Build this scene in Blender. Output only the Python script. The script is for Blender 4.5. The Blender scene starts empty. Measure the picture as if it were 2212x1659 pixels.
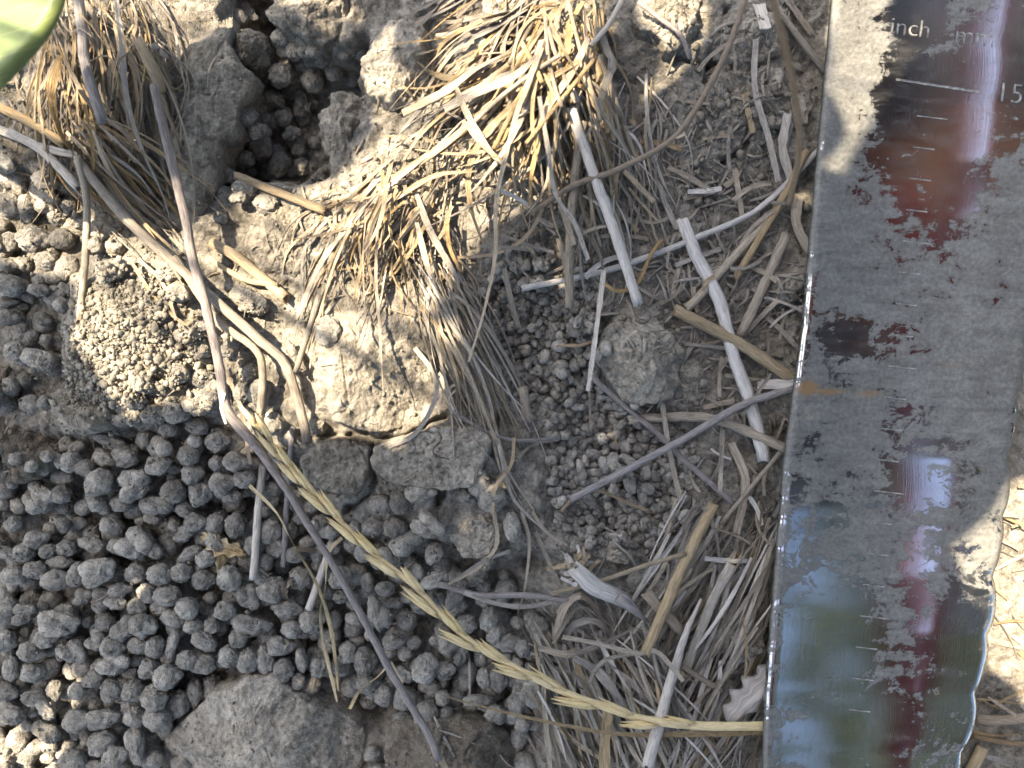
import bpy, math, random
import numpy as np
random.seed(7)
rng = np.random.default_rng(11)
scene = bpy.context.scene
col = scene.collection

# ---------------------------------------------------------------- camera, sky, sun, exposure
PX = 0.21 / 2212.0            # metres per unit; the photo is 2212 x 1659 units of ground
DZ = 1659.0                   # camera height in those units
cam_d = bpy.data.cameras.new('camera')
cam_d.sensor_width = 36; cam_d.lens = 27
cam_d.clip_start = 0.002; cam_d.clip_end = 200
cam_d.dof.use_dof = True; cam_d.dof.focus_distance = (DZ - 40) * PX; cam_d.dof.aperture_fstop = 11
cam = bpy.data.objects.new('camera', cam_d); col.objects.link(cam)
cam.location = (0, 0, DZ * PX)
scene.camera = cam

SUN_EL = math.radians(56)
SUN_AZ = np.array([-0.82, 0.57]); SUN_AZ /= np.linalg.norm(SUN_AZ)
SUN = np.array([SUN_AZ[0] * math.cos(SUN_EL), SUN_AZ[1] * math.cos(SUN_EL), math.sin(SUN_EL)])
world = bpy.data.worlds.new('World'); scene.world = world; world.use_nodes = True
wn = world.node_tree.nodes; wl = world.node_tree.links
wn.clear()
sky = wn.new('ShaderNodeTexSky'); sky.sky_type = 'NISHITA'; sky.sun_disc = False
sky.sun_elevation = SUN_EL; sky.sun_rotation = math.atan2(SUN[0], SUN[1])
sky.air_density = 1.1; sky.dust_density = 3.0; sky.ozone_density = 1.2
bg = wn.new('ShaderNodeBackground'); bg.inputs['Strength'].default_value = 0.085
wo = wn.new('ShaderNodeOutputWorld')
wl.new(sky.outputs[0], bg.inputs[0]); wl.new(bg.outputs[0], wo.inputs[0])
sun_d = bpy.data.lights.new('sun', 'SUN'); sun_d.energy = 4.7; sun_d.angle = math.radians(0.53); sun_d.color = (1.0, 0.84, 0.63)
sun = bpy.data.objects.new('sun', sun_d); col.objects.link(sun)
from mathutils import Vector, Matrix
sun.rotation_euler = Vector(SUN).to_track_quat('Z', 'Y').to_euler()
scene.view_settings.view_transform = 'Standard'; scene.view_settings.look = 'None'
scene.view_settings.exposure = 2.72; scene.view_settings.gamma = 1.0
scene.render.engine = 'CYCLES'
scene.cycles.use_denoising = True
scene.cycles.use_adaptive_sampling = True; scene.cycles.adaptive_threshold = 0.025
scene.cycles.max_bounces = 5; scene.cycles.diffuse_bounces = 3; scene.cycles.glossy_bounces = 3
scene.cycles.transmission_bounces = 3; scene.cycles.transparent_max_bounces = 4

# ---------------------------------------------------------------- numeric helpers
_perm = np.arange(256); np.random.default_rng(3).shuffle(_perm); _perm = np.concatenate([_perm, _perm, _perm])
_grad = np.random.default_rng(4).normal(size=(256, 3)); _grad /= np.linalg.norm(_grad, axis=1)[:, None]
def perlin(p):
    p = np.asarray(p, float); i = np.floor(p).astype(int); f = p - i; i &= 255
    w = f * f * f * (f * (f * 6 - 15) + 10)
    r = 0
    for dx in (0, 1):
        for dy in (0, 1):
            for dz in (0, 1):
                h = _perm[_perm[_perm[(i[..., 0] + dx) & 255] + ((i[..., 1] + dy) & 255)] + ((i[..., 2] + dz) & 255)]
                g = _grad[h]
                d = (f[..., 0] - dx) * g[..., 0] + (f[..., 1] - dy) * g[..., 1] + (f[..., 2] - dz) * g[..., 2]
                wt = (w[..., 0] if dx else 1 - w[..., 0]) * (w[..., 1] if dy else 1 - w[..., 1]) * (w[..., 2] if dz else 1 - w[..., 2])
                r = r + d * wt
    return r * 1.6
def fbm(p, oct=4, lac=2.1, gain=0.5, ridged=False):
    a = 1.0; r = 0; p = np.asarray(p, float)
    for o in range(oct):
        n = perlin(p + 17.3 * o)
        r = r + a * ((0.5 - np.abs(n)) if ridged else n); p = p * lac; a *= gain
    return r
def inpoly(poly, x, y):
    r = np.zeros(x.shape, bool); n = len(poly)
    for i in range(n):
        x1, y1 = poly[i]; x2, y2 = poly[(i + 1) % n]
        r ^= ((y1 > y) != (y2 > y)) & (x < (x2 - x1) * (y - y1) / ((y2 - y1) if y2 != y1 else 1e-9) + x1)
    return r
def to_g(u, v, z):            # a point seen at (u, v) and standing z high lies over this ground point
    s = (DZ - z) / DZ
    return 1106 + (u - 1106) * s, 829.5 + (v - 829.5) * s
def gw(u, v, z):              # ground point + height -> metres
    return np.stack([(np.asarray(u, float) - 1106) * PX, -(np.asarray(v, float) - 829.5) * PX, np.asarray(z, float) * PX], -1)
def blob(u, v, cu, cv, ru, rv=None, p=1.0):
    rv = rv or ru
    return np.exp(-(((u - cu) / ru) ** 2 + ((v - cv) / rv) ** 2) ** p)
def segdist(u, v, pts):
    d = np.full(np.shape(u), 1e9)
    for (a, b), (c, e) in zip(pts[:-1], pts[1:]):
        l2 = (c - a) ** 2 + (e - b) ** 2
        t = np.clip(((u - a) * (c - a) + (v - b) * (e - b)) / l2, 0, 1)
        d = np.minimum(d, np.hypot(u - a - t * (c - a), v - b - t * (e - b)))
    return d

# ---------------------------------------------------------------- mesh / object helpers
def mesh_np(name, V, F, uv=None, smooth=True):
    m = bpy.data.meshes.new(name)
    V = np.asarray(V, np.float32); F = np.asarray(F, np.int32)
    k = F.shape[1]
    m.vertices.add(len(V)); m.vertices.foreach_set('co', V.ravel())
    m.loops.add(F.size); m.loops.foreach_set('vertex_index', F.ravel())
    m.polygons.add(len(F)); m.polygons.foreach_set('loop_start', np.arange(0, F.size, k, dtype=np.int32))
    m.polygons.foreach_set('loop_total', np.full(len(F), k, np.int32))
    if smooth: m.polygons.foreach_set('use_smooth', np.ones(len(F), bool))
    if uv is not None:
        l = m.uv_layers.new(name='UVMap'); l.data.foreach_set('uv', np.asarray(uv, np.float32)[F.ravel()].ravel())
    m.update(calc_edges=True); m.validate()
    return m
def link(name, mesh, mat=None, loc=(0, 0, 0), parent=None):
    o = bpy.data.objects.new(name, mesh); col.objects.link(o)
    if parent is not None:
        o.parent = parent; loc = Vector(loc); q = parent
        while q is not None: loc = loc - q.location; q = q.parent
    o.location = loc
    if mat is not None and mesh is not None and not mesh.materials: mesh.materials.append(mat)
    return o
def add(name, V, F, mat, uv=None, parent=None, smooth=True):      # mesh whose origin is its own centre
    V = np.asarray(V, float); c = V.mean(0)
    return link(name, mesh_np(name, V - c, F, uv, smooth), mat, c, parent)
def tag(o, label=None, cat=None, group=None, kind=None):
    if label: o['label'] = label
    if cat: o['category'] = cat
    if group: o['group'] = group
    if kind: o['kind'] = kind
    return o
def empty(name, loc):
    o = bpy.data.objects.new(name, None); col.objects.link(o); o.location = loc; o.empty_display_size = 0.005
    return o
def grid_faces(nu, nv, wrap=False):
    i = np.arange(nu if wrap else nu - 1); j = np.arange(nv - 1)
    I, J = np.meshgrid(i, j, indexing='ij'); I2 = (I + 1) % nu
    return np.stack([I * nv + J, I2 * nv + J, I2 * nv + J + 1, I * nv + J + 1], -1).reshape(-1, 4)
def smoothpath(pts, n):
    p = np.asarray(pts, float)
    if len(p) == 2: 
        t = np.linspace(0, 1, n)[:, None]; return p[0] * (1 - t) + p[1] * t
    q = np.vstack([2 * p[0] - p[1], p, 2 * p[-1] - p[-2]])
    L = np.concatenate([[0], np.cumsum(np.linalg.norm(np.diff(p, axis=0), axis=1))])
    out = []
    for s in np.linspace(0, L[-1], n):
        k = min(max(np.searchsorted(L, s) - 1, 0), len(p) - 2); t = (s - L[k]) / max(L[k + 1] - L[k], 1e-9)
        a, b, c, d = q[k], q[k + 1], q[k + 2], q[k + 3]
        out.append(0.5 * (2 * b + (c - a) * t + (2 * a - 5 * b + 4 * c - d) * t * t + (3 * b - a - 3 * c + d) * t ** 3))
    return np.array(out)

# ---------------------------------------------------------------- materials
def new_mat(name):
    m = bpy.data.materials.new(name); m.use_nodes = True
    nt = m.node_tree; b = nt.nodes['Principled BSDF']
    b.inputs['Specular IOR Level'].default_value = 0.15
    return m, nt, b
def nd(nt, t, **kw):
    n = nt.nodes.new(t)
    for k, v in kw.items(): setattr(n, k, v)
    return n
def ramp(nt, fac, stops):
    r = nd(nt, 'ShaderNodeValToRGB'); e = r.color_ramp.elements
    while len(e) < len(stops): e.new(0.5)
    for x, (p, c) in zip(e, stops): x.position = p; x.color = (*c, 1) if len(c) == 3 else c
    nt.links.new(fac, r.inputs[0]); return r.outputs[0]
def math_n(nt, op, a, b=None, clamp=False):
    n = nd(nt, 'ShaderNodeMath', operation=op, use_clamp=clamp)
    for i, x in enumerate((a, b)):
        if x is None: continue
        if isinstance(x, (int, float)): n.inputs[i].default_value = x
        else: nt.links.new(x, n.inputs[i])
    return n.outputs[0]
def noise(nt, vec, scale, detail=4, rough=0.6, dist=0.0):
    n = nd(nt, 'ShaderNodeTexNoise'); n.inputs['Scale'].default_value = scale; n.inputs['Detail'].default_value = detail
    n.inputs['Roughness'].default_value = rough; n.inputs['Distortion'].default_value = dist
    nt.links.new(vec, n.inputs['Vector']); return n.outputs[0]
def mixc(nt, fac, a, b, mode='MIX'):
    n = nd(nt, 'ShaderNodeMix', data_type='RGBA', blend_type=mode)
    if isinstance(fac, (int, float)): n.inputs[0].default_value = fac
    else: nt.links.new(fac, n.inputs[0])
    for i, x in ((6, a), (7, b)):
        if isinstance(x, tuple): n.inputs[i].default_value = (*x, 1)
        else: nt.links.new(x, n.inputs[i])
    return n.outputs[2]
def soil_mat(name, dark, mid, light, bump=0.6, bscale=1.0, cs=1.0):
    m, nt, b = new_mat(name)
    tc = nd(nt, 'ShaderNodeTexCoord').outputs['Object']
    oi = nd(nt, 'ShaderNodeObjectInfo')
    off = nd(nt, 'ShaderNodeVectorMath', operation='MULTIPLY_ADD')
    nt.links.new(oi.outputs['Random'], off.inputs[0]); off.inputs[1].default_value = (3, 5, 7); nt.links.new(tc, off.inputs[2])
    if cs != 1.0:
        of2 = nd(nt, 'ShaderNodeVectorMath', operation='MULTIPLY'); nt.links.new(tc, of2.inputs[0]); of2.inputs[1].default_value = (cs, cs, cs); nt.links.new(of2.outputs[0], off.inputs[2])
    v = off.outputs[0]
    n1 = noise(nt, v, 330, 3, 0.65); n2 = noise(nt, v, 1100, 3, 0.75); n3 = noise(nt, v, 60, 1, 0.5)
    mixv = math_n(nt, 'ADD', math_n(nt, 'MULTIPLY', n1, 0.45), math_n(nt, 'ADD', math_n(nt, 'MULTIPLY', n2, 0.4), math_n(nt, 'MULTIPLY', n3, 0.15)))
    c = ramp(nt, mixv, [(0.36, dark), (0.50, mid), (0.64, light)])
    # per piece tint
    hs = nd(nt, 'ShaderNodeHueSaturation'); nt.links.new(c, hs.inputs['Color'])
    nt.links.new(math_n(nt, 'ADD', math_n(nt, 'MULTIPLY', oi.outputs['Random'], 0.35), 0.82), hs.inputs['Value'])
    # pale mineral specks
    vo = nd(nt, 'ShaderNodeTexVoronoi'); vo.inputs['Scale'].default_value = 900; nt.links.new(v, vo.inputs['Vector'])
    sp = math_n(nt, 'LESS_THAN', vo.outputs['Distance'], 0.10)
    wn_ = nd(nt, 'ShaderNodeSeparateColor'); nt.links.new(vo.outputs['Color'], wn_.inputs[0])
    sp = math_n(nt, 'MULTIPLY', sp, math_n(nt, 'GREATER_THAN', wn_.outputs[0], 0.8))
    cc = mixc(nt, math_n(nt, 'MULTIPLY', sp, 0.5), hs.outputs[0], (0.5, 0.45, 0.36))
    nt.links.new(cc, b.inputs['Base Color'])
    b.inputs['Roughness'].default_value = 0.95; b.inputs['Specular IOR Level'].default_value = 0.05
    bn = noise(nt, v, 900 * bscale, 4, 0.8); bn2 = noise(nt, v, 4200 * bscale, 1, 0.6)
    hgt = math_n(nt, 'ADD', bn, math_n(nt, 'MULTIPLY', bn2, 0.35))
    bp = nd(nt, 'ShaderNodeBump'); bp.inputs['Strength'].default_value = bump; bp.inputs['Distance'].default_value = 0.0011
    nt.links.new(hgt, bp.inputs['Height']); nt.links.new(bp.outputs[0], b.inputs['Normal'])
    return m
def straw_mat(name, dark, mid, light, spots=0.3, transl=0.0, rough=0.75, value_spread=0.5, sat=(0.5, 0.5)):
    m, nt, b = new_mat(name)
    tc = nd(nt, 'ShaderNodeTexCoord'); oi = nd(nt, 'ShaderNodeObjectInfo')
    mp = nd(nt, 'ShaderNodeVectorMath', operation='MULTIPLY_ADD')
    nt.links.new(tc.outputs['UV'], mp.inputs[0]); mp.inputs[1].default_value = (14, 0.55, 1)
    cmb = nd(nt, 'ShaderNodeCombineXYZ'); r10 = math_n(nt, 'MULTIPLY', oi.outputs['Random'], 37.0)
    for i in range(3): nt.links.new(r10, cmb.inputs[i])
    nt.links.new(cmb.outputs[0], mp.inputs[2])
    streak = noise(nt, mp.outputs[0], 1.0, 4, 0.65)
    fine = nd(nt, 'ShaderNodeVectorMath', operation='MULTIPLY'); nt.links.new(mp.outputs[0], fine.inputs[0]); fine.inputs[1].default_value = (3, 2.2, 1)
    f2 = noise(nt, fine.outputs[0], 1.0, 3, 0.6)
    c = ramp(nt, math_n(nt, 'ADD', math_n(nt, 'MULTIPLY', streak, 0.65), math_n(nt, 'MULTIPLY', f2, 0.35)), [(0.32, dark), (0.5, mid), (0.66, light)])
    bl = nd(nt, 'ShaderNodeVectorMath', operation='MULTIPLY'); nt.links.new(mp.outputs[0], bl.inputs[0]); bl.inputs[1].default_value = (0.25, 1.3, 1)
    blot = noise(nt, bl.outputs[0], 1.3, 4, 0.65)
    c = mixc(nt, math_n(nt, 'MULTIPLY', ramp(nt, blot, [(0.52, (0, 0, 0)), (0.68, (1, 1, 1))]), spots), c, tuple(x * 0.45 for x in dark))
    hs = nd(nt, 'ShaderNodeHueSaturation'); nt.links.new(c, hs.inputs['Color'])
    nt.links.new(math_n(nt, 'ADD', math_n(nt, 'MULTIPLY', oi.outputs['Random'], value_spread), 1.0 - value_spread / 2), hs.inputs['Value'])
    r2 = math_n(nt, 'FRACT', math_n(nt, 'MULTIPLY', oi.outputs['Random'], 7.13))
    nt.links.new(math_n(nt, 'ADD', math_n(nt, 'MULTIPLY', r2, sat[0]), sat[1]), hs.inputs['Saturation'])
    nt.links.new(hs.outputs[0], b.inputs['Base Color'])
    b.inputs['Roughness'].default_value = rough; b.inputs['Specular IOR Level'].default_value = 0.25
    bp = nd(nt, 'ShaderNodeBump'); bp.inputs['Strength'].default_value = 0.8; bp.inputs['Distance'].default_value = 0.0005
    nt.links.new(math_n(nt, 'ADD', streak, math_n(nt, 'MULTIPLY', f2, 0.5)), bp.inputs['Height']); nt.links.new(bp.outputs[0], b.inputs['Normal'])
    return m
M = {}
M['soil'] = soil_mat('soil', (0.076, 0.069, 0.058), (0.187, 0.172, 0.144), (0.323, 0.297, 0.249), 0.9)
M['clod'] = soil_mat('clod', (0.095, 0.085, 0.069), (0.227, 0.205, 0.166), (0.384, 0.345, 0.282), 0.8)
M['brown'] = soil_mat('brown_clod', (0.062, 0.053, 0.041), (0.143, 0.122, 0.095), (0.223, 0.192, 0.152), 0.9)
M['pellet'] = soil_mat('pellet', (0.110, 0.103, 0.088), (0.249, 0.232, 0.198), (0.422, 0.394, 0.337), 1.0, cs=26 * PX)
M['tiny'] = soil_mat('tiny_pellet', (0.110, 0.103, 0.088), (0.249, 0.232, 0.198), (0.422, 0.394, 0.337), 0.9, cs=11 * PX)
M['buried'] = soil_mat('buried_pellet', (0.110, 0.103, 0.088), (0.249, 0.232, 0.198), (0.422, 0.394, 0.337), 1.0)
M['crumb'] = soil_mat('crumb', (0.076, 0.068, 0.055), (0.173, 0.158, 0.127), (0.303, 0.276, 0.222), 0.5)
M['grey'] = straw_mat('grey_straw', (0.146, 0.121, 0.087), (0.269, 0.225, 0.161), (0.393, 0.328, 0.236), 0.5)
M['tan'] = straw_mat('tan_straw', (0.156, 0.105, 0.051), (0.292, 0.214, 0.111), (0.403, 0.315, 0.182), 0.35)
M['gold'] = straw_mat('golden_straw', (0.189, 0.115, 0.047), (0.323, 0.217, 0.093), (0.445, 0.326, 0.164), 0.3)
M['white'] = straw_mat('bleached_straw', (0.280, 0.252, 0.211), (0.461, 0.414, 0.348), (0.609, 0.549, 0.458), 0.4, value_spread=0.25)
M['purple'] = straw_mat('purple_stem', (0.105, 0.089, 0.080), (0.210, 0.178, 0.160), (0.364, 0.309, 0.277), 0.35, value_spread=0.1)
M['brownst'] = straw_mat('brown_stem', (0.112, 0.066, 0.032), (0.217, 0.140, 0.063), (0.308, 0.224, 0.119), 0.3, value_spread=0.2)
M['ear'] = straw_mat('ear_gold', (0.435, 0.317, 0.133), (0.661, 0.519, 0.266), (0.794, 0.668, 0.407), 0.12, value_spread=0.15, sat=(0.15, 0.9))
M['dry_leaf'] = straw_mat('dry_leaf', (0.140, 0.108, 0.077), (0.252, 0.210, 0.158), (0.350, 0.301, 0.231), 0.5)

M['pale_gold'] = straw_mat('pale_gold', (0.22, 0.15, 0.07), (0.46, 0.36, 0.20), (0.62, 0.52, 0.33), 0.3, value_spread=0.2, sat=(0.15, 0.9))
def leaf_mat(name, base, edge):
    m, nt, b = new_mat(name)
    uv = nd(nt, 'ShaderNodeTexCoord').outputs['UV']
    sx = nd(nt, 'ShaderNodeSeparateXYZ'); nt.links.new(uv, sx.inputs[0])
    ax = math_n(nt, 'ABSOLUTE', math_n(nt, 'SUBTRACT', sx.outputs[0], 0.5))
    vein = math_n(nt, 'ABSOLUTE', math_n(nt, 'SINE', math_n(nt, 'MULTIPLY', math_n(nt, 'SUBTRACT', sx.outputs[1], math_n(nt, 'MULTIPLY', ax, 0.7)), 28.0)))
    vm = math_n(nt, 'LESS_THAN', vein, 0.10)
    mid = math_n(nt, 'LESS_THAN', ax, 0.018)
    c = ramp(nt, noise(nt, uv, 6, 4, 0.6), [(0.3, tuple(x * 0.75 for x in base)), (0.7, base)])
    c = mixc(nt, math_n(nt, 'MULTIPLY', math_n(nt, 'MAXIMUM', vm, mid), 0.45), c, edge)
    c = mixc(nt, math_n(nt, 'MULTIPLY', math_n(nt, 'SMOOTH_MIN', 1.0, math_n(nt, 'MULTIPLY', math_n(nt, 'SUBTRACT', ax, 0.40), 8.0, True)), 0.6), c, edge)
    nt.links.new(c, b.inputs['Base Color']); b.inputs['Roughness'].default_value = 0.45; b.inputs['Specular IOR Level'].default_value = 0.4
    tr = nd(nt, 'ShaderNodeBsdfTranslucent'); nt.links.new(c, tr.inputs['Color'])
    mx = nd(nt, 'ShaderNodeMixShader'); mx.inputs[0].default_value = 0.3
    nt.links.new(b.outputs[0], mx.inputs[1]); nt.links.new(tr.outputs[0], mx.inputs[2])
    nt.links.new(mx.outputs[0], nt.nodes['Material Output'].inputs['Surface'])
    return m
M['leaf'] = leaf_mat('green_leaf', (0.16, 0.22, 0.07), (0.34, 0.35, 0.13))

# ---------------------------------------------------------------- ground relief
BIG = [(-400, 985), (130, 960), (300, 950), (560, 950), (640, 1000), (700, 1110), (900, 1180), (1140, 1230), (1180, 1400), (1120, 1750), (-400, 1900)]
SMALL = [(1075, 620), (1180, 560), (1300, 690), (1285, 830), (1400, 890), (1500, 960), (1490, 1090), (1430, 1180), (1290, 1180), (1200, 1130), (1185, 1000), (1180, 880), (1090, 850), (1060, 720)]
LEFT = [(-400, 330), (60, 380), (170, 420), (190, 560), (130, 700), (120, 880), (-400, 900)]
HOLLOW = [(515, 110), (500, 20), (520, -40), (580, -40), (585, 60), (640, 105), (700, 120), (790, 110), (780, 200), (700, 260), (690, 350), (640, 385), (560, 370), (470, 400), (470, 320), (520, 270), (545, 180)]
def soften(poly, u, v, w):        # 1 inside, 0 outside, about w wide edge
    d = segdist(u, v, poly + [poly[0]]); s = np.where(inpoly(poly, u, v), d, -d)
    t = np.clip(s / w + 0.5, 0, 1); return t * t * (3 - 2 * t)
CRACKS = [[(650, 935), (700, 945), (770, 938), (860, 952), (900, 930), (965, 900)], [(805, 955), (800, 1000), (812, 1040), (780, 1085), (740, 1110)],
          [(1075, 900), (1060, 960), (1085, 1010)], [(955, 1010), (960, 1060), (950, 1090)], [(995, 930), (985, 970), (996, 1000)], [(1100, 1150), (1040, 1190), (985, 1180)],
          [(640, 1040), (700, 1070), (760, 1060)], [(1560, 40), (1530, 120), (1520, 190)], [(1440, 130), (1500, 150), (1560, 140)], [(1640, 250), (1600, 330), (1560, 350)]]
def H(u, v):
    u = np.asarray(u, float); v = np.asarray(v, float)
    p = np.stack([u, v, 0 * u], -1)
    h = 22 * fbm(p / 260, 3) + 13 * fbm(p / 70 + 9, 4) + 5.0 * fbm(p / 18 + 4, 3)
    h = h + 6 * np.clip(fbm(p / 40 + 31, 3, ridged=True), 0, 1)
    h -= 105 * soften(BIG, u, v, 220) + 42 * soften(SMALL, u, v, 70) + 55 * soften(LEFT, u, v, 80) + 165 * soften(HOLLOW, u + 25 * perlin(p / 45 + 90), v + 25 * perlin(p / 45 + 95), 60)
    h += 60 * blob(u, v, 300, 700, 150, 150) + 70 * blob(u, v, 1080, 260, 260, 260) + 45 * blob(u, v, 800, 560, 150, 200) + 30 * blob(u, v, 230, 150, 160, 220)
    h += 35 * blob(u, v, 1450, 0, 160, 150) + 20 * blob(u, v, 1550, 200, 150, 150) - 25 * blob(u, v, 1580, 900, 150, 300) - 20 * blob(u, v, 1500, 1400, 200, 250)
    h += 22 * blob(u, v, 950, 1010, 150, 75, 2) + 16 * blob(u, v, 730, 1000, 60, 55, 2)
    cu_, cv_ = u + 10 * perlin(p / 30 + 50), v + 10 * perlin(p / 30 + 70)
    for c in CRACKS: h -= 34 * np.exp(-(segdist(cu_, cv_, c) / 6.5) ** 2)
    h -= 120 * blob(u, v, 795, 1562, 38, 44) + 60 * blob(u, v, 1215, 360, 40, 50) + 50 * blob(u, v, 1150, 1225, 30, 22) + 50 * blob(u, v, 700, 930, 50, 16) + 60 * blob(u, v, 310, 385, 80, 60) + 50 * blob(u, v, 250, 280, 60, 60)
    h -= 45 * blob(u, v, 1750, 120, 70, 110) + 40 * blob(u, v, 920, 390, 50, 40)
    return h
CELL = 4.0; HU0, HV0 = -240.0, -240.0; NU, NV = 680, 540
HM = H(*np.meshgrid(HU0 + CELL * np.arange(NU), HV0 + CELL * np.arange(NV), indexing='ij'))
HM0 = HM.copy()
def blur(A, k):
    for ax in (0, 1):
        c_ = np.cumsum(np.concatenate([np.repeat(np.take(A, [0], ax), k + 1, ax), A, np.repeat(np.take(A, [-1], ax), k, ax)], ax), ax)
        n_ = A.shape[ax]; A = (np.take(c_, range(2 * k + 1, 2 * k + 1 + n_), ax) - np.take(c_, range(0, n_), ax)) / (2 * k + 1)
    return A
HMS = blur(blur(HM0, 18), 18)
def hs0(u, v): return float(HMS[int(min(max(round((u - HU0) / CELL), 0), NU - 1)), int(min(max(round((v - HV0) / CELL), 0), NV - 1))])
def h0(u, v): return float(HM0[int(min(max(round((u - HU0) / CELL), 0), NU - 1)), int(min(max(round((v - HV0) / CELL), 0), NV - 1))])
def hm(u, v):
    i = np.clip(((np.asarray(u, float) - HU0) / CELL).round().astype(int), 0, NU - 1); j = np.clip(((np.asarray(v, float) - HV0) / CELL).round().astype(int), 0, NV - 1)
    return HM[i, j]
def stamp(u, v, z):
    u = np.asarray(u, float).ravel(); v = np.asarray(v, float).ravel(); z = np.asarray(z, float).ravel()
    i = ((u - HU0) / CELL).round().astype(int); j = ((v - HV0) / CELL).round().astype(int)
    k = (i >= 0) & (i < NU) & (j >= 0) & (j < NV)
    np.maximum.at(HM, (i[k], j[k]), z[k])
def seat(u, v):                   # view point -> ground point and height of what is there now
    z = 0.0
    for _ in range(5):
        g = to_g(u, v, z); z = 0.5 * z + 0.5 * float(hm(*g))
    g = to_g(u, v, z); return g[0], g[1], z

dense_u = np.linspace(-200, 2400, 640); dense_v = np.linspace(-200, 1860, 500)
ext = np.cumsum(6 * 1.16 ** np.arange(1, 60))
ext = ext[ext < 60000]
gu = np.concatenate([(-200 - ext)[::-1], dense_u, 2400 + ext]); gv = np.concatenate([(-200 - ext)[::-1], dense_v, 1860 + ext])
GU, GV = np.meshgrid(gu, gv, indexing='ij')
gz = H(GU, GV)
far = np.clip((np.maximum(np.abs(GU - 1106) - 1400, np.abs(GV - 830) - 1150)) / 1500, 0, 1)
gz = gz * (1 - far) + far * 160 * fbm(np.stack([GU, GV, 0 * GU], -1) / 2600, 3)
V = gw(GU, GV, gz).reshape(-1, 3)
f = grid_faces(len(gu), len(gv))[:, ::-1]
tag(link('ground', mesh_np('ground', V, f), M['soil']), kind='structure')
# ---------------------------------------------------------------- soil clods
def clod(poly, rise, sink, label, seed, nth=150, nph=54, box=0.55, amp=0.10, mat='clod', cat='soil clod', group=None, dome=0.7, facet=4):
    poly = np.array(poly, float); c = poly.mean(0)
    _, _, zc = seat(*c)
    z0 = zc + sink
    P2 = np.stack(to_g(poly[:, 0], poly[:, 1], z0 + rise * 0.45), -1); c = np.array(to_g(c[0], c[1], z0 + rise * 0.45))
    th = np.linspace(0, 2 * np.pi, nth, endpoint=False)
    R = np.zeros(nth)
    d = np.stack([np.cos(th), np.sin(th)], -1)
    for i in range(len(P2)):
        a = P2[i] - c; b = P2[(i + 1) % len(P2)] - c; e = b - a
        den = d[:, 0] * e[1] - d[:, 1] * e[0]; den = np.where(np.abs(den) < 1e-9, 1e-9, den)
        t = (a[0] * e[1] - a[1] * e[0]) / den; s = (a[0] * d[:, 1] - a[1] * d[:, 0]) / den
        R = np.maximum(R, np.where((t > 0) & (s >= -1e-6) & (s <= 1 + 1e-6), t, 0))
    k = np.exp(-np.linspace(-2, 2, 7) ** 2); k /= k.sum()
    R = sum(w * np.roll(R, j - 3) for j, w in enumerate(k))
    Rm = R.mean()
    ph = np.concatenate([np.linspace(-1.0, 0.0, nph // 4, endpoint=False), np.arccos(np.clip(np.linspace(1, 0.012, nph - nph // 4) ** (1 / box), 0, 1))])
    TH, PH = np.meshgrid(th, ph, indexing='ij')
    rr = R[:, None] * np.cos(PH) ** box
    x = c[0] + np.cos(TH) * rr; y = c[1] + np.sin(TH) * rr
    sn = np.sin(PH); z = z0 + rise * np.sign(sn) * np.abs(sn) ** dome
    if facet:
        rf = np.random.default_rng(seed)
        for k in range(facet):
            aa = rf.uniform(0, 6.28); dd = ((x - c[0]) * math.cos(aa) + (y - c[1]) * math.sin(aa)) / Rm; z = np.where(sn > 0, np.minimum(z, z0 + rise * (1.0 - rf.uniform(0.5, 1.1) * np.maximum(0, dd - rf.uniform(-0.1, 0.5)))), z)
    p = np.stack([x, y, z], -1); sd = np.array([seed * 3.7, seed * 1.3, seed * 7.1])
    n = fbm(p / (Rm * 0.9) + sd, 3) * amp * Rm * 1.6 + fbm(p / (Rm * 0.28) + sd + 5, 3) * amp * Rm * 0.55 + fbm(p / 13.0 + sd, 3) * 3.0 + fbm(p / (Rm * 0.45) + sd + 80, 2, ridged=True) * Rm * 0.05
    n -= 5 * np.clip(0.06 - np.abs(perlin(p / (Rm * 0.5) + sd + 40)), 0, 1) / 0.06 * (0.5 + perlin(p / Rm + sd))
    out = np.stack([np.cos(TH) * np.cos(PH), np.sin(TH) * np.cos(PH), sn * 1.0], -1)
    p = p + out * n[..., None]
    Vt = p.reshape(-1, 3)
    top = sn.ravel() > 0
    stamp(Vt[top, 0], Vt[top, 1], Vt[top, 2])
    F = grid_faces(nth, len(ph), wrap=True)[:, ::-1]
    k = len(ph); tip = np.array([[Vt.shape[0], i * k + k - 1, ((i + 1) % nth) * k + k - 1, Vt.shape[0]] for i in range(nth)])[:, [1, 0, 2]]
    F = np.vstack([np.stack([F[:, 0], F[:, 1], F[:, 2]], -1), np.stack([F[:, 0], F[:, 2], F[:, 3]], -1), tip]); Vt = np.vstack([Vt, p[:, -1].mean(0)])
    W3 = gw(Vt[:, 0], Vt[:, 1], Vt[:, 2])
    o = add('soil_clod', W3, F, M[mat]); tag(o, label, cat, group)
    return o
def ell(u, v, a, b, ang=0, n=14, j=0.12, seed=0):
    r = np.random.default_rng(seed + int(u * 7 + v))
    t = np.linspace(0, 2 * np.pi, n, endpoint=False); q = 1 + r.uniform(-j, j, n)
    x = a * np.cos(t) * q; y = b * np.sin(t) * q; ca, sa = math.cos(math.radians(ang)), math.sin(math.radians(ang))
    return list(zip(u + x * ca - y * sa, v + x * sa + y * ca))
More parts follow.
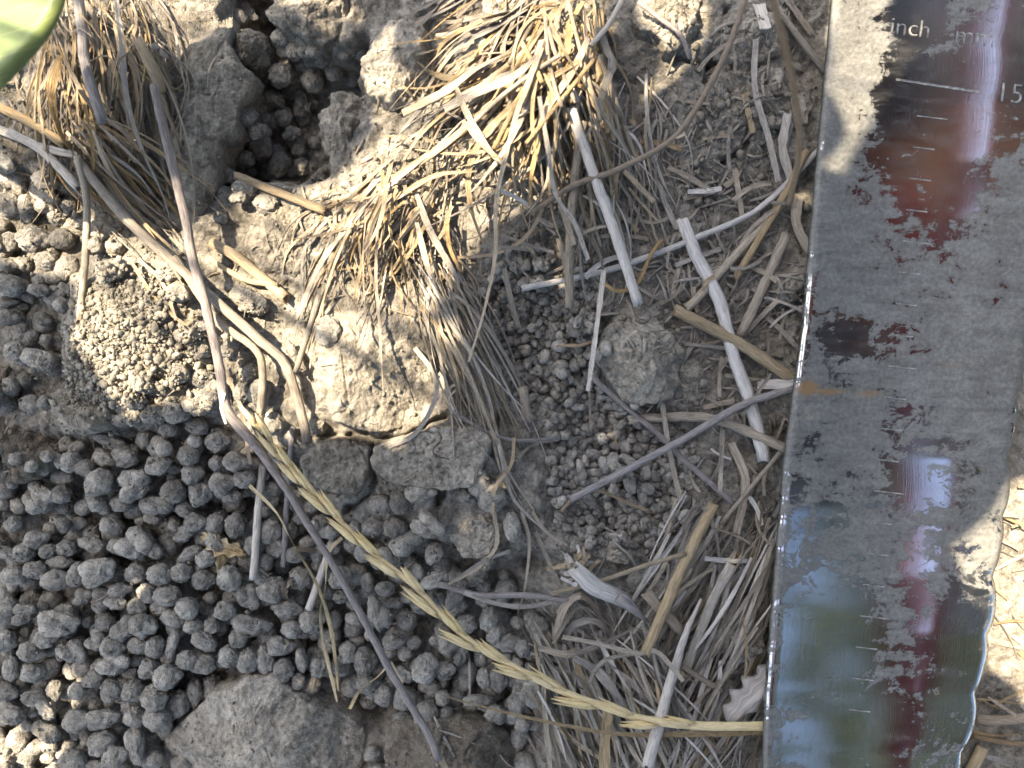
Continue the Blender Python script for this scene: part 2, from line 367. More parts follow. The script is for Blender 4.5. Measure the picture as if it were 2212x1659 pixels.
clod([(372, -60), (480, -60), (500, 55), (478, 95), (497, 118), (545, 172), (522, 232), (520, 275), (485, 320), (470, 400), (440, 455), (412, 440), (385, 400), (372, 330), (382, 220), (330, 160), (340, 80)], 75, -20, 'tall pitted tan clod behind the upper part of the purple stem', 1, 220, 70, 0.32, 0.09)
clod([(580, 30), (600, -60), (760, -60), (745, 70), (700, 100), (660, 92), (610, 70)], 85, -25, 'sunlit crumbly clod at the top edge above the dark hollow', 2, 160, 56, 0.4, 0.10)
clod([(768, 150), (815, 100), (840, 55), (885, 52), (925, 75), (935, 150), (950, 190), (905, 235), (850, 238), (800, 205)], 95, -25, 'grey-green pointed clod half in shadow left of the central straw tuft', 3, 190, 60, 0.45, 0.09)
clod([(640, 620), (700, 590), (800, 580), (905, 610), (928, 700), (937, 800), (935, 880), (880, 925), (800, 933), (735, 915), (690, 885), (697, 800), (660, 740), (625, 690)], 115, -40, 'big sunlit crumbly clod under the drooping straw', 4, 260, 80, 0.14, 0.04, dome=0.28, facet=5)
clod([(1283, 770), (1300, 720), (1325, 680), (1360, 655), (1400, 655), (1425, 690), (1450, 720), (1470, 760), (1495, 800), (1478, 835), (1440, 862), (1385, 878), (1345, 868), (1310, 820)], 105, -12, 'pitted dark grey clod standing between the small pellets and pale straw', 5, 230, 70, 0.42, 0.09)
clod([(330, 1668), (352, 1612), (395, 1560), (440, 1520), (470, 1492), (510, 1482), (545, 1462), (590, 1456), (625, 1472), (690, 1510), (745, 1540), (775, 1580), (788, 1622), (760, 1700), (600, 1800), (420, 1800)], 112, -5, 'largest pale clod at the bottom edge left of the dark hole', 6, 300, 90, 0.12, 0.05, dome=0.25, facet=6)
clod([(825, 1600), (850, 1560), (905, 1550), (960, 1545), (1060, 1560), (1120, 1600), (1130, 1700), (1000, 1780), (850, 1760)], 95, 15, 'brownish clod at the bottom edge right of the dark hole', 7, 190, 56, 0.22, 0.07, 'brown', dome=0.35)
clod([(48, 885), (80, 868), (150, 860), (230, 866), (252, 890), (240, 925), (190, 942), (120, 930), (75, 910)], 62, -15, 'smooth oval clod lying across the left sun line', 8, 150, 50, 0.5, 0.06)
clod([(-60, 905), (20, 898), (80, 905), (118, 930), (122, 985), (95, 1020), (40, 1038), (-60, 1030)], 85, -15, 'dark brown flaky clod at the left edge', 9, 170, 56, 0.4, 0.10, 'brown')
clod([(-60, 780), (10, 790), (25, 840), (40, 890), (0, 910), (-60, 910)], 90, -10, 'olive brown clod on the left edge above the flaky one', 10, 110, 44, 0.5, 0.1, 'brown')
clod([(1040, 30), (1050, -40), (1100, -40), (1110, 60), (1112, 96), (1078, 100), (1056, 80)], 75, 0, 'lumpy sunlit clod at the top edge touching the straw tuft', 11, 110, 44, 0.55, 0.12)
clod([(1118, -40), (1160, -40), (1158, 40), (1130, 65), (1112, 40)], 70, 0, 'slim sunlit clod at the top edge beside the straw tuft', 12, 90, 40, 0.55, 0.1)
clod(ell(1054, 93, 27, 28, 0), 55, 5, 'rounded sunlit soil lump below the lumpy top edge clod', 13, 90, 40, 0.6, 0.08)
clod([(1340, -60), (1520, -60), (1512, 60), (1480, 90), (1440, 130), (1418, 95), (1385, 70), (1360, 20)], 70, -20, 'cracked pinkish sunlit clod on the top edge right of the tuft', 14, 180, 54, 0.4, 0.12)
clod([(1260, 680), (1290, 650), (1320, 655), (1310, 700), (1280, 725), (1240, 720), (1230, 690)], 40, -5, 'small flat clod just left of the pitted dark clod', 15, 100, 40, 0.5, 0.08)
clod([(1070, 640), (1100, 625), (1140, 640), (1135, 680), (1100, 700), (1070, 685)], 36, -5, 'small rounded clod among the curly crumbs', 16, 90, 36, 0.5, 0.1)
clod([(1150, 885), (1190, 865), (1225, 890), (1220, 940), (1170, 950), (1140, 920)], 34, -10, 'small clod edging the small pellet patch', 17, 90, 36, 0.5, 0.12)
clod([(808, 965), (860, 945), (935, 925), (1030, 920), (1062, 945), (1052, 1000), (1020, 1050), (960, 1060), (905, 1050), (840, 1045), (806, 1010)], 32, -6, 'wide cracked soil plate below the big sunlit clod', 18, 220, 60, 0.12, 0.035, dome=0.2, facet=0)
clod([(652, 985), (690, 955), (760, 948), (800, 965), (796, 1030), (770, 1070), (700, 1060), (660, 1030)], 28, -6, 'small soil plate left of the wide cracked plate', 19, 140, 50, 0.14, 0.04, dome=0.2, facet=0)
clod([(985, 1130), (1040, 1110), (1090, 1130), (1100, 1180), (1060, 1215), (1000, 1205), (975, 1165)], 26, -5, 'flat soil plate below the wide cracked plate', 20, 120, 46, 0.35, 0.07)
clod([(1330, 1125), (1400, 1095), (1450, 1110), (1480, 1150), (1450, 1180), (1390, 1190), (1330, 1180)], 40, -10, 'low clod at the lower end of the small pellet patch', 21, 120, 46, 0.45, 0.12)
clod([(1310, 1180), (1360, 1170), (1370, 1205), (1330, 1220), (1305, 1205)], 40, 0, 'blocky crumb under the small pellet patch', 22, 80, 36, 0.45, 0.12)
clod([(1650, 590), (1700, 560), (1745, 560), (1745, 640), (1700, 660), (1660, 640)], 45, -15, 'shaded clod against the upper edge of the knife', 23, 110, 42, 0.45, 0.14)
clod([(1545, 1370), (1590, 1350), (1640, 1362), (1650, 1400), (1620, 1425), (1570, 1420)], 50, 15, 'rough crumb lying on the straw mat beside the knife', 24, 110, 44, 0.5, 0.16)
clod([(1520, 185), (1600, 150), (1690, 150), (1760, 200), (1740, 260), (1640, 280), (1560, 250)], 26, -6, 'flat dark soil plate left of the knife top', 25, 160, 48, 0.35, 0.12)
clod([(1545, 30), (1600, 10), (1680, 30), (1690, 100), (1640, 140), (1560, 130), (1530, 80)], 30, -8, 'grey soil plate at the top between cracks', 26, 150, 48, 0.35, 0.12)
clod([(745, 380), (790, 330), (830, 350), (820, 420), (770, 445), (735, 430)], 45, -8, 'sunlit crumb below the pointed clod', 27, 100, 40, 0.5, 0.14)
clod([(560, 470), (640, 440), (690, 470), (690, 560), (640, 600), (560, 590), (530, 530)], 45, -10, 'sunlit soil hump left of the drooping straw', 28, 150, 48, 0.45, 0.09)
clod([(1440, 780), (1500, 770), (1530, 820), (1515, 870), (1480, 880), (1450, 850)], 40, -10, 'rounded clod behind the pitted dark clod', 29, 100, 40, 0.5, 0.12)
clod([(-40, 1595), (25, 1590), (50, 1625), (40, 1680), (-40, 1690)], 60, 0, 'small sunlit clod in the bottom left corner', 30, 100, 40, 0.5, 0.14)

clod([(690, 250), (720, 215), (770, 200), (800, 215), (790, 280), (750, 330), (700, 340), (680, 300)], 90, 20, 'ragged shaded clod on the right rim of the dark hollow', 31, 110, 44, 0.4, 0.14)
clod([(505, 90), (540, 70), (580, 85), (585, 130), (550, 150), (515, 140)], 70, 40, 'rounded lump in the upper left of the dark hollow', 32, 90, 40, 0.5, 0.12)
# ---------------------------------------------------------------- soil pellets
LAND = [('the crumpled dead leaf', 470, 1195), ('the purple stem node', 547, 953), ('the largest bottom clod', 560, 1540), ('the smooth oval clod', 150, 900), ('the flaky left clod', 50, 980), ('the fine crumb heap', 290, 720), ('the dark hollow', 620, 250), ('the middle of the grass ear', 900, 1270),
        ('the dark hole', 790, 1560), ('the wide cracked plate', 930, 990), ('the curled leaf clump', 1250, 1390), ('the frayed stub', 1290, 1270), ('the pitted dark clod', 1385, 765), ('the big sunlit clod', 800, 780), ('the bottom left corner', 0, 1659), ('the left picture edge', 0, 1250), ('the grey upright stick', 553, 1130),
        ('the short white stick', 690, 1260), ('the pointed clod', 850, 150), ('the knife top', 1760, 250), ('the thick pale straw', 1550, 700), ('the purple stem end', 930, 1600), ('the left bleached straws', 80, 310), ('the broken tan straw', 560, 600), ('the arching golden stalk', 1330, 368), ('the thick bent straw end', 655, 920), ('the grey mat', 1600, 1200),
        ('the lower left heap centre', 300, 1330), ('the golden blade tips', 750, 1520), ('the long white straw', 1310, 470)]
ORD = ['nearest', 'second nearest', 'third nearest', 'fourth nearest', 'fifth nearest', 'sixth nearest', 'seventh nearest', 'eighth nearest', 'ninth nearest', 'tenth nearest', 'eleventh nearest', 'twelfth nearest', 'thirteenth nearest']
def label_by_landmark(objs, noun):                 # objs: (object, u, v, look)
    buck = {}
    for o, u, v, look in objs:
        n, lu, lv = min(LAND, key=lambda l: (l[1] - u) ** 2 + (l[2] - v) ** 2); dx, dy = u - lu, v - lv
        side = ('right of' if dx > 0 else 'left of') if abs(dx) > abs(dy) else ('below' if dy > 0 else 'above')
        buck.setdefault((look, side, n), []).append((math.hypot(dx, dy), o))
    for (look, side, n), l in buck.items():
        l.sort(key=lambda t: t[0])
        for k, (_, o) in enumerate(l):
            o['label'] = f'{look} {noun} {side} {n}' + (f', {ORD[min(k, 12)]} to it' if len(l) > 1 else '')
import bmesh
def ico(sub):
    bm = bmesh.new(); bmesh.ops.create_icosphere(bm, subdivisions=sub, radius=1.0)
    V = np.array([v.co[:] for v in bm.verts]); F = np.array([[v.index for v in f.verts] for f in bm.faces]); bm.free(); return V, F
I4 = ico(4); I3 = ico(3); I2 = ico(2); I1 = ico(1)
def lobes(V, cs, rs):
    r = np.zeros(len(V))
    for c, q in zip(cs, rs):
        b = V @ np.array(c); d = q * q - np.dot(c, c) + b * b
        r = np.maximum(r, np.where(d > 0, b + np.sqrt(np.maximum(d, 0)), 0))
    return r
pellet_meshes = []
for k in range(26):
    Vp, Fp = I4; r = np.ones(len(Vp)); sd = k * 11.3
    if k % 5 == 3:                      # joined lumps
        n = 3 + k % 3; cs = np.random.default_rng(k).uniform(-0.55, 0.55, (n, 3)); cs[:, 2] *= 0.4
        r = np.maximum(lobes(Vp, cs, [0.62] * n), 0.45)
    if k % 5 == 4:                      # pinched tail
        r = 1 + 0.55 * np.clip(Vp[:, 0], 0, 1) ** 6 - 0.25 * np.clip(Vp[:, 0], 0, 1) ** 2
    r = r + 0.16 * fbm(Vp * 1.3 + sd, 3) + 0.09 * fbm(Vp * 3.5 + sd, 4) + 0.05 * fbm(Vp * 9 + sd, 2)
    ln = perlin(Vp * 1.7 + sd + 3); r -= 0.05 * np.clip(0.09 - np.abs(ln), 0, 1) / 0.09     # creases
    r += 0.10 * np.clip(perlin(Vp * 3.1 + sd + 60) - 0.28, 0, 1) * 2.2                        # stuck crumbs
    pellet_meshes.append(mesh_np('soil_pellet', Vp * r[:, None], Fp)); pellet_meshes[-1].materials.append(M['pellet'])
small_meshes = []
for k in range(14):
    Vp, Fp = I3; q = np.abs(Vp) ** 2.6; r = (q[:, 0] + (q[:, 1] + q[:, 2])) ** (-1 / 2.6)
    r = r * (1 + 0.10 * fbm(Vp * 1.8 + k * 5, 3) + 0.06 * fbm(Vp * 5 + k, 2))
    small_meshes.append(mesh_np('small_pellet', Vp * r[:, None], Fp)); small_meshes[-1].materials.append(M['tiny'])
def place(mesh, name, g0, g1, z, a, b, c, ang, tilt=0.25):
    o = bpy.data.objects.new(name, mesh); col.objects.link(o)
    o.location = gw(g0, g1, z)
    o.rotation_euler = (random.uniform(-tilt, tilt), random.uniform(-tilt, tilt), -math.radians(ang)); o.scale = (a * PX, b * PX, c * PX)
    return o
def stamp_disc(g0, g1, r, z):
    k = int(r / CELL) + 1; s = np.arange(-k, k + 1) * CELL; A, B = np.meshgrid(s, s); q = 1 - (A ** 2 + B ** 2) / (r * r); m = q > 0
    stamp(g0 + A[m], g1 + B[m], z - r + r * np.sqrt(q[m]))
taken = []
def pellet(u, v, a, b, ang=0, layer=0.0, mesh=None, name='soil_pellet', heap=False):
    g0, g1, z = seat(u, v)
    if heap:
        g0, g1 = to_g(u, v, -45); z = hs0(g0, g1) + 52; g0, g1 = to_g(u, v, z)
    c = 0.9 * min(a, b)
    base = h0(g0, g1) if layer < 0 else z
    zz = base + c * (0.55 + layer + random.uniform(-0.25, 0.3))
    o = place(mesh or random.choice(pellet_meshes), name, g0, g1, zz, a, b, c, ang)
    stamp_disc(g0, g1, 0.5 * (a + b), zz + c); taken.append((u, v, 0.5 * (a + b)))
    return o
T7 = """250,175,70,62,0 180,255,65,60,0 330,245,55,45,0 455,225,65,55,0 740,85,75,55,25 630,190,105,65,5 770,215,55,50,0 900,210,120,95,30 1020,260,75,70,0 70,270,110,60,15 260,365,72,55,0 120,405,80,60,0
400,320,90,45,0 390,430,90,65,0 525,395,60,80,0 690,365,125,100,0 895,390,72,58,0 1060,390,75,70,0 1190,130,65,50,0 1240,270,85,40,-40 1280,60,60,60,0 1410,70,60,70,0 1540,80,65,80,0 1330,430,70,65,0 1510,420,75,80,0
1620,540,95,70,60 1480,620,65,65,0 1780,490,80,90,45 1720,420,60,50,0 1950,420,65,70,0 1720,320,60,60,0 1925,270,60,50,0 1760,120,60,80,0 60,640,70,90,0 190,650,80,60,0 440,700,150,95,5 560,545,65,50,0 665,520,50,45,0
665,595,50,55,0 785,500,70,50,0 780,595,75,60,0 905,605,60,60,0 970,520,70,55,20 1110,530,85,65,0 1240,605,70,70,0 1140,680,80,60,45 1260,730,60,55,0 1340,820,90,55,30 1390,720,50,55,0 1660,720,130,70,5 1870,610,85,60,0
1905,745,70,60,0 2030,690,80,80,0 940,720,90,80,0 820,720,70,80,0 910,850,60,55,0 1020,860,60,70,0 1115,860,110,50,90 700,710,60,50,0 640,810,65,55,0 755,850,80,65,0 760,970,105,75,0 490,900,95,70,65 225,890,78,65,0
100,1000,50,75,0 230,1030,70,65,0 980,1000,60,65,0 1100,1050,80,80,0 1230,940,62,58,0 1350,970,70,58,0 1495,925,65,72,0 1620,950,65,75,0 1730,950,60,90,0 1850,1010,65,75,0 1840,860,90,70,15 1960,950,75,40,90 2030,1100,60,70,0
1940,1090,45,50,0 2100,990,70,75,0 740,1140,65,70,0 880,1150,70,70,0 1030,1180,80,80,0 1180,1230,90,60,90 1280,1150,90,50,90 1390,1120,90,80,90 700,1320,110,70,-5 890,1310,65,70,0 1040,1320,90,75,60 250,1195,90,55,0
530,1330,80,70,0 685,1480,85,80,0 770,1560,70,75,0 895,1510,125,70,85 500,1600,85,80,0 640,1640,80,60,0 340,1430,100,90,0 60,820,70,70,0 330,800,70,60,0 1560,800,60,60,0 60,1150,70,60,0 330,1280,80,60,20 100,1300,90,60,10"""
T4 = """890,925,65,65,0 1010,1020,75,70,0 885,1040,50,65,0 800,1060,55,50,0 1160,1000,80,80,0 1310,960,90,75,30 1100,870,80,60,0 1290,1100,70,55,0 1110,1120,65,55,0 1440,1190,85,80,0 960,1190,60,65,0 760,1190,150,60,10 690,1310,80,65,0
680,1460,90,80,-35 850,1310,70,60,0 1040,1350,85,65,0 910,1480,110,90,-20 1260,1410,65,70,0 1460,1465,75,70,0 1600,1440,65,60,0 1510,1560,90,65,0 1330,1530,80,90,0 1150,1520,80,70,0 800,1600,70,55,0 660,1590,60,60,0 420,1540,60,60,0
300,1580,90,85,0 570,1370,60,55,0 480,1330,60,70,0 1000,1610,80,60,0 1080,1600,70,60,0 1210,1640,60,50,0 1420,1340,50,50,0 1540,1330,70,60,0 1650,330,125,105,0 760,100,100,85,0 370,140,70,50,0 90,200,90,70,0 150,340,70,50,0
300,700,105,100,0 130,620,70,60,0 1120,110,80,70,0 1260,490,110,60,0 1320,600,60,70,0 1500,590,60,70,0 1930,680,120,60,65 2140,490,80,90,0 1990,370,50,70,0 1180,240,70,60,0 1650,1130,60,80,0 1780,1080,70,80,0 2060,1100,60,60,0
330,40,70,60,0 190,40,60,70,0 60,80,70,60,0 290,240,70,60,0 60,400,70,50,0 60,300,60,40,0 1700,880,70,80,30 1620,760,60,60,0 1580,880,60,60,0 1400,870,70,70,0 1330,800,60,60,0 940,820,80,70,0 1180,760,60,60,0"""
T5 = """510,1530,90,65,-10 380,1590,60,80,0 890,1470,65,85,0 260,1600,70,60,0 800,1545,40,40,0 980,1560,90,80,0 1180,1180,40,60,0"""
T8 = """220,90,80,60,0 360,90,75,70,0 465,160,80,55,0 570,90,110,70,30 610,250,60,80,0 480,330,100,60,80 620,410,100,70,-25 1110,90,90,55,90 360,290,60,50,0 260,620,110,65,90 330,830,60,50,0 550,990,85,90,0 670,1010,65,60,0 420,1060,70,60,0
160,950,70,90,0 50,900,60,70,0 1000,770,60,70,0 1080,840,80,55,0 1180,870,50,60,0 1230,690,65,60,0 780,900,55,70,0 690,840,60,80,0 930,1060,50,60,0 1020,1070,60,80,0 1130,1180,60,80,0 1240,1150,80,90,0 870,1210,80,45,0 680,1310,50,60,0
560,1290,80,80,0 280,1170,60,70,0 1150,1430,90,60,90 1560,1450,50,70,0 960,680,60,80,0 720,530,110,50,-45 1560,300,50,60,0 1930,440,80,70,0 2050,460,60,80,0 1000,1300,70,60,0 400,1330,60,50,0 180,1100,70,60,0"""
T1 = """1600,90,115,70,60 1840,510,80,80,0 2040,540,80,70,90 1820,650,60,60,0 1850,770,60,60,0 1900,880,60,50,0 1990,700,110,80,80 1710,970,80,90,0 1820,1080,70,90,0 1960,1090,50,60,0 1470,1150,70,60,0 1440,1400,50,50,0 1930,350,70,60,0 1590,770,90,70,0
1600,1230,90,70,0 1750,1340,80,60,20 1560,1270,60,50,0 90,1330,90,70,0 190,1330,70,60,0 330,1170,75,70,0 330,1320,80,70,0 60,1080,80,60,0 440,1560,80,70,0 240,1560,90,80,0 90,1580,70,60,0 640,1600,60,60,0 760,1610,60,50,0 1690,860,60,60,0 2050,340,60,50,0 1700,720,40,40,0 1480,1030,60,50,0 1600,1040,60,60,0 1950,990,50,50,0"""
groups = [(T1, 0, 0, 'dusty soil pellet near the top left hollow and stubble', 'pellets of the top left'),
          (T4, 0, 553, 'rounded soil pellet along the sun line on the left', 'pellets along the left sun line'),
          (T7, 0, 1106, 'grey soil pellet in the big heap at lower left', 'pellets of the lower left heap'),
          (T5, 737.3, 553, 'blocky soil pellet lying on the cracked plates', 'pellets on the cracked plates'),
          (T8, 737.3, 1106, 'shaded soil pellet around the golden grass ear', 'pellets around the grass ear')]
def poisson(poly, r, n, against, fac=0.8, tries=9000):
    poly_a = np.array(poly); lo = np.maximum(poly_a.min(0), -60); hi = np.minimum(poly_a.max(0), [2270, 1720]); out = []
    q = rng.uniform(lo, hi, (tries, 2)); ok = inpoly(poly, q[:, 0], q[:, 1]); q = q[ok]
    A = np.array(against) if against else np.zeros((0, 3)); B = np.zeros((0, 3))
    for x, y in q:
        rr = r * random.uniform(0.75, 1.2)
        if len(A) and (np.hypot(A[:, 0] - x, A[:, 1] - y) < fac * (A[:, 2] + rr)).any(): continue
        if len(B) and (np.hypot(B[:, 0] - x, B[:, 1] - y) < 0.85 * (B[:, 2] + rr)).any(): continue
        B = np.vstack([B, [x, y, rr]]); out.append((x, y, rr))
        if len(out) >= n: break
    return out
# lower layer first, so that the gaps between the traced pellets show other pellets and not bare ground
buried = []
for poly, n, r in ((BIG, 230, 24), (BIG, 160, 21), (LEFT, 34, 24), (HOLLOW, 60, 19)):
    for x, y, rr in poisson(poly, r, n, None):
        if (y > 1440 and 400 < x < 760) or math.hypot(x - 795, y - 1562) < 52: continue
        g0, g1, z = seat(x, y); z = h0(g0, g1) + 0.1 * rr + (random.uniform(5, 38) if inpoly(BIG, np.array([x]), np.array([y]))[0] else 0); a = random.uniform(0, 6.28); q = I3[0] * (1 + 0.16 * fbm(I3[0] * 1.4 + len(buried) * 3.3, 3) + 0.06 * fbm(I3[0] * 5 + len(buried), 2))[:, None] * [rr * 1.1, rr, rr * 0.9]
        q = np.stack([q[:, 0] * math.cos(a) - q[:, 1] * math.sin(a), q[:, 0] * math.sin(a) + q[:, 1] * math.cos(a), q[:, 2]], -1) + [g0, g1, z]
        buried.append(gw(q[:, 0], q[:, 1], q[:, 2])); stamp_disc(g0, g1, rr, z + 0.9 * rr)
for poly, n, r in ((SMALL, 420, 9.3), ([(1040, 520), (1300, 540), (1300, 700), (1100, 720)], 60, 9)):
    for x, y, rr in poisson(poly, r, n, None, tries=14000):
        g0, g1, z = seat(x, y); z = h0(g0, g1) + 0.3 * rr; a = random.uniform(0, 6.28); q = I2[0] * (1 + 0.12 * fbm(I2[0] * 1.6 + len(buried) * 3.3, 2))[:, None] * [rr * random.uniform(1.1, 1.6), rr, rr]
        q = np.stack([q[:, 0] * math.cos(a) - q[:, 1] * math.sin(a), q[:, 0] * math.sin(a) + q[:, 1] * math.cos(a), q[:, 2]], -1) + [g0, g1, z]
        buried.append(gw(q[:, 0], q[:, 1], q[:, 2])); stamp_disc(g0, g1, rr, z + 0.8 * rr)
bF = []; bo = 0
for q in buried:
    bF.append((I3[1] if len(q) == len(I3[0]) else I2[1]) + bo); bo += len(q)
tag(link('buried_pellets', mesh_np('buried_pellets', np.vstack(buried), np.vstack(bF)), M['buried']), 'half buried soil pellets filling the gaps under the others', 'soil pellets', kind='stuff')
taken.clear()
traced = []
def in_heap(x, y): return inpoly(BIG, np.array([x]), np.array([y]))[0] and segdist(np.array([x]), np.array([y]), BIG)[0] > 45 and not (y > 1470 and 380 < x < 760)
shape_words = ['round', 'oval', 'lumpy', 'knobbly', 'smooth']
for txt, ou, ov, label, grp in groups:
    items = [tuple(map(float, w.split(','))) for w in txt.split()]
    items = [(ou + x / 3, ov + y / 3, a / 3, b / 3, g) for x, y, a, b, g in items]
    for x, y, a, b, g in items:
        long_ = max(a, b) / min(a, b) > 1.4; k = random.randrange(26)
        big = max(a, b) > 31
        if big: k = random.choice([3, 8, 13, 18, 23])
        o = pellet(x, y, a * 1.05, b * 1.05, g + random.uniform(-15, 15), 0.12, pellet_meshes[k], heap=bool(in_heap(x, y)))
        w = 'large lumpy' if big else 'elongated' if long_ else 'knobbly' if k % 5 == 3 else 'pointed' if k % 5 == 4 else 'round'
        tag(o, w + ' ' + label, 'soil pellet', grp); traced.append((o, x, y, w))
for x, y, rr in poisson(BIG, 19, 60, taken, 0.85):
    if (y > 1440 and 330 < x < 790) or math.hypot(x - 795, y - 1562) < 52 or (x > 830 and y > 1560): continue
    o = pellet(x, y, rr * random.uniform(0.9, 1.3), rr, random.uniform(0, 180), 0.05, heap=bool(in_heap(x, y))); tag(o, 'small', 'soil pellet', 'squeezed pellets'); traced.append((o, x, y, 'small'))
for x, y, rr in poisson(LEFT + [], 17, 30, taken, 0.85):
    o = pellet(x, y, rr * random.uniform(0.9, 1.3), rr, random.uniform(0, 180), 0.05); tag(o, 'small', 'soil pellet', 'left edge pellets'); traced.append((o, x, y, 'small'))
label_by_landmark(traced, 'soil pellet')
fill = []; fo = 0; fF = []
for x, y, rr in poisson(BIG, 15.5, 260, taken, 0.7, 14000):
    if (y > 1450 and 330 < x < 790) or math.hypot(x - 795, y - 1562) < 52 or (x > 830 and y > 1560): continue
    g0, g1 = to_g(x, y, -40); z = hs0(g0, g1) + 34 if in_heap(x, y) else hm(g0, g1) + 4; g0, g1 = to_g(x, y, z); k = len(fill); q = I3[0] * (1 + 0.16 * fbm(I3[0] * 1.4 + k * 3.3, 3) + 0.08 * fbm(I3[0] * 4 + k, 3))[:, None] * [rr * random.uniform(0.95, 1.4), rr, rr * 0.9]; a = random.uniform(0, 6.28)
    q = np.stack([q[:, 0] * math.cos(a) - q[:, 1] * math.sin(a), q[:, 0] * math.sin(a) + q[:, 1] * math.cos(a), q[:, 2]], -1) + [g0, g1, z]; fill.append(gw(q[:, 0], q[:, 1], q[:, 2])); fF.append(I3[1] + fo); fo += len(q)
tag(link('filler_pellets', mesh_np('filler_pellets', np.vstack(fill), np.vstack(fF)), M['buried']), 'small soil pellets wedged between the bigger ones of the lower left heap', 'soil pellets', kind='stuff')
small = poisson(SMALL, 9.3, 225, None, tries=16000)
for x, y, rr in small:
    a = rr * random.uniform(1.1, 1.75); o = pellet(x, y, a, rr * 0.95, random.uniform(0, 180), random.choice([0.1, 0.1, 0.5]), random.choice(small_meshes), 'small_pellet')
    tag(o, 'tiny rod shaped soil pellet in the patch beside the pitted dark clod' if a > 1.4 * rr else 'tiny stubby soil pellet in the patch beside the pitted dark clod', 'soil pellet', 'tiny rod pellets' if a > 1.4 * rr else 'tiny stubby pellets')
tfill = []; tF = []; to = 0
for x, y, rr in poisson(SMALL, 8.2, 330, None, tries=16000):
    g0, g1, z = seat(x, y); z = z - 0.1 * rr; k = len(tfill); a = random.uniform(0, 6.28); q = I2[0] * (1 + 0.13 * fbm(I2[0] * 1.6 + k * 3.3, 2))[:, None] * [rr * random.uniform(1.1, 1.6), rr, rr]
    q = np.stack([q[:, 0] * math.cos(a) - q[:, 1] * math.sin(a), q[:, 0] * math.sin(a) + q[:, 1] * math.cos(a), q[:, 2]], -1) + [g0, g1, z]; tfill.append(gw(q[:, 0], q[:, 1], q[:, 2])); tF.append(I2[1] + to); to += len(q)
tag(link('tiny_filler_pellets', mesh_np('tiny_filler_pellets', np.vstack(tfill), np.vstack(tF)), M['buried']), 'tiny soil pellets filling the patch beside the pitted dark clod', 'soil pellets', kind='stuff')
# second sprinkling of pellets on top of the tiny ones, and loose ones round about
for cu, cv, su, sv, n in ((1330, 1010, 90, 100, 40), (1230, 760, 80, 60, 20), (1150, 600, 90, 50, 15)):
    for _ in range(n):
        x, y = random.gauss(cu, su * 0.6), random.gauss(cv, sv * 0.6); rr = random.uniform(8, 13)
        o = pellet(x, y, rr * random.uniform(1.1, 1.6), rr, random.uniform(0, 180), 0.3, random.choice(small_meshes), 'small_pellet')
        tag(o, 'tiny soil pellet lying loose on top of the patch beside the pitted dark clod', 'soil pellet', 'loose tiny pellets')

# ---------------------------------------------------------------- crumbs: uncountable grit
def crumbs(n, sampler, rmin, rmax, name, label, sub=I1, seed=1):
    r_ = np.random.default_rng(seed); Vs, Fs = sub; uv = sampler(n, r_)
    z = hm(uv[:, 0], uv[:, 1]); r = rmin * (rmax / rmin) ** (r_.uniform(0, 1, n) ** 3)
    jit = 1 + r_.uniform(-0.42, 0.35, (n, len(Vs), 1)); sc = r_.uniform(0.65, 1.3, (n, 1, 3))
    a = r_.uniform(0, 6.28, n); ca, sa = np.cos(a), np.sin(a)
    P = Vs[None] * jit * sc
    P = np.stack([P[..., 0] * ca[:, None] - P[..., 1] * sa[:, None], P[..., 0] * sa[:, None] + P[..., 1] * ca[:, None], P[..., 2]], -1) * r[:, None, None]
    W3 = gw(uv[:, 0, None] + P[..., 0], uv[:, 1, None] + P[..., 1], z[:, None] + 0.35 * r[:, None] + P[..., 2]).reshape(-1, 3)
    F = (Fs[None] + (np.arange(n) * len(Vs))[:, None, None]).reshape(-1, 3)
    o = link(name, mesh_np(name, W3, F, smooth=False), M['crumb']); tag(o, label, 'soil crumbs', kind='stuff')
def in_blobs(bl):
    def s(n, r_):
        w = np.array([b[4] for b in bl], float); w /= w.sum(); k = r_.choice(len(bl), n, p=w); B = np.array(bl)[k]
        return np.stack([r_.normal(B[:, 0], B[:, 2]), r_.normal(B[:, 1], B[:, 3])], -1)
    return s
crumbs(4200, in_blobs([(290, 720, 70, 70, 5), (230, 820, 60, 35, 3), (370, 760, 60, 50, 2)]), 1.8, 9, 'crumb_heap', 'heap of sunlit fine soil crumbs left of the thick straw pair', seed=2)
crumbs(6500, lambda n, r_: r_.uniform((-60, -60), (1760, 1720), (n, 2)), 1.2, 6, 'soil_grit', 'fine soil grit scattered over the whole ground', seed=3)
crumbs(1500, in_blobs([(1180, 640, 90, 70, 3), (1560, 300, 90, 110, 3), (1420, 1150, 70, 40, 1)]), 2, 11, 'dark_crumbs', 'loose crumbs between the straw and the small pellets', seed=4)
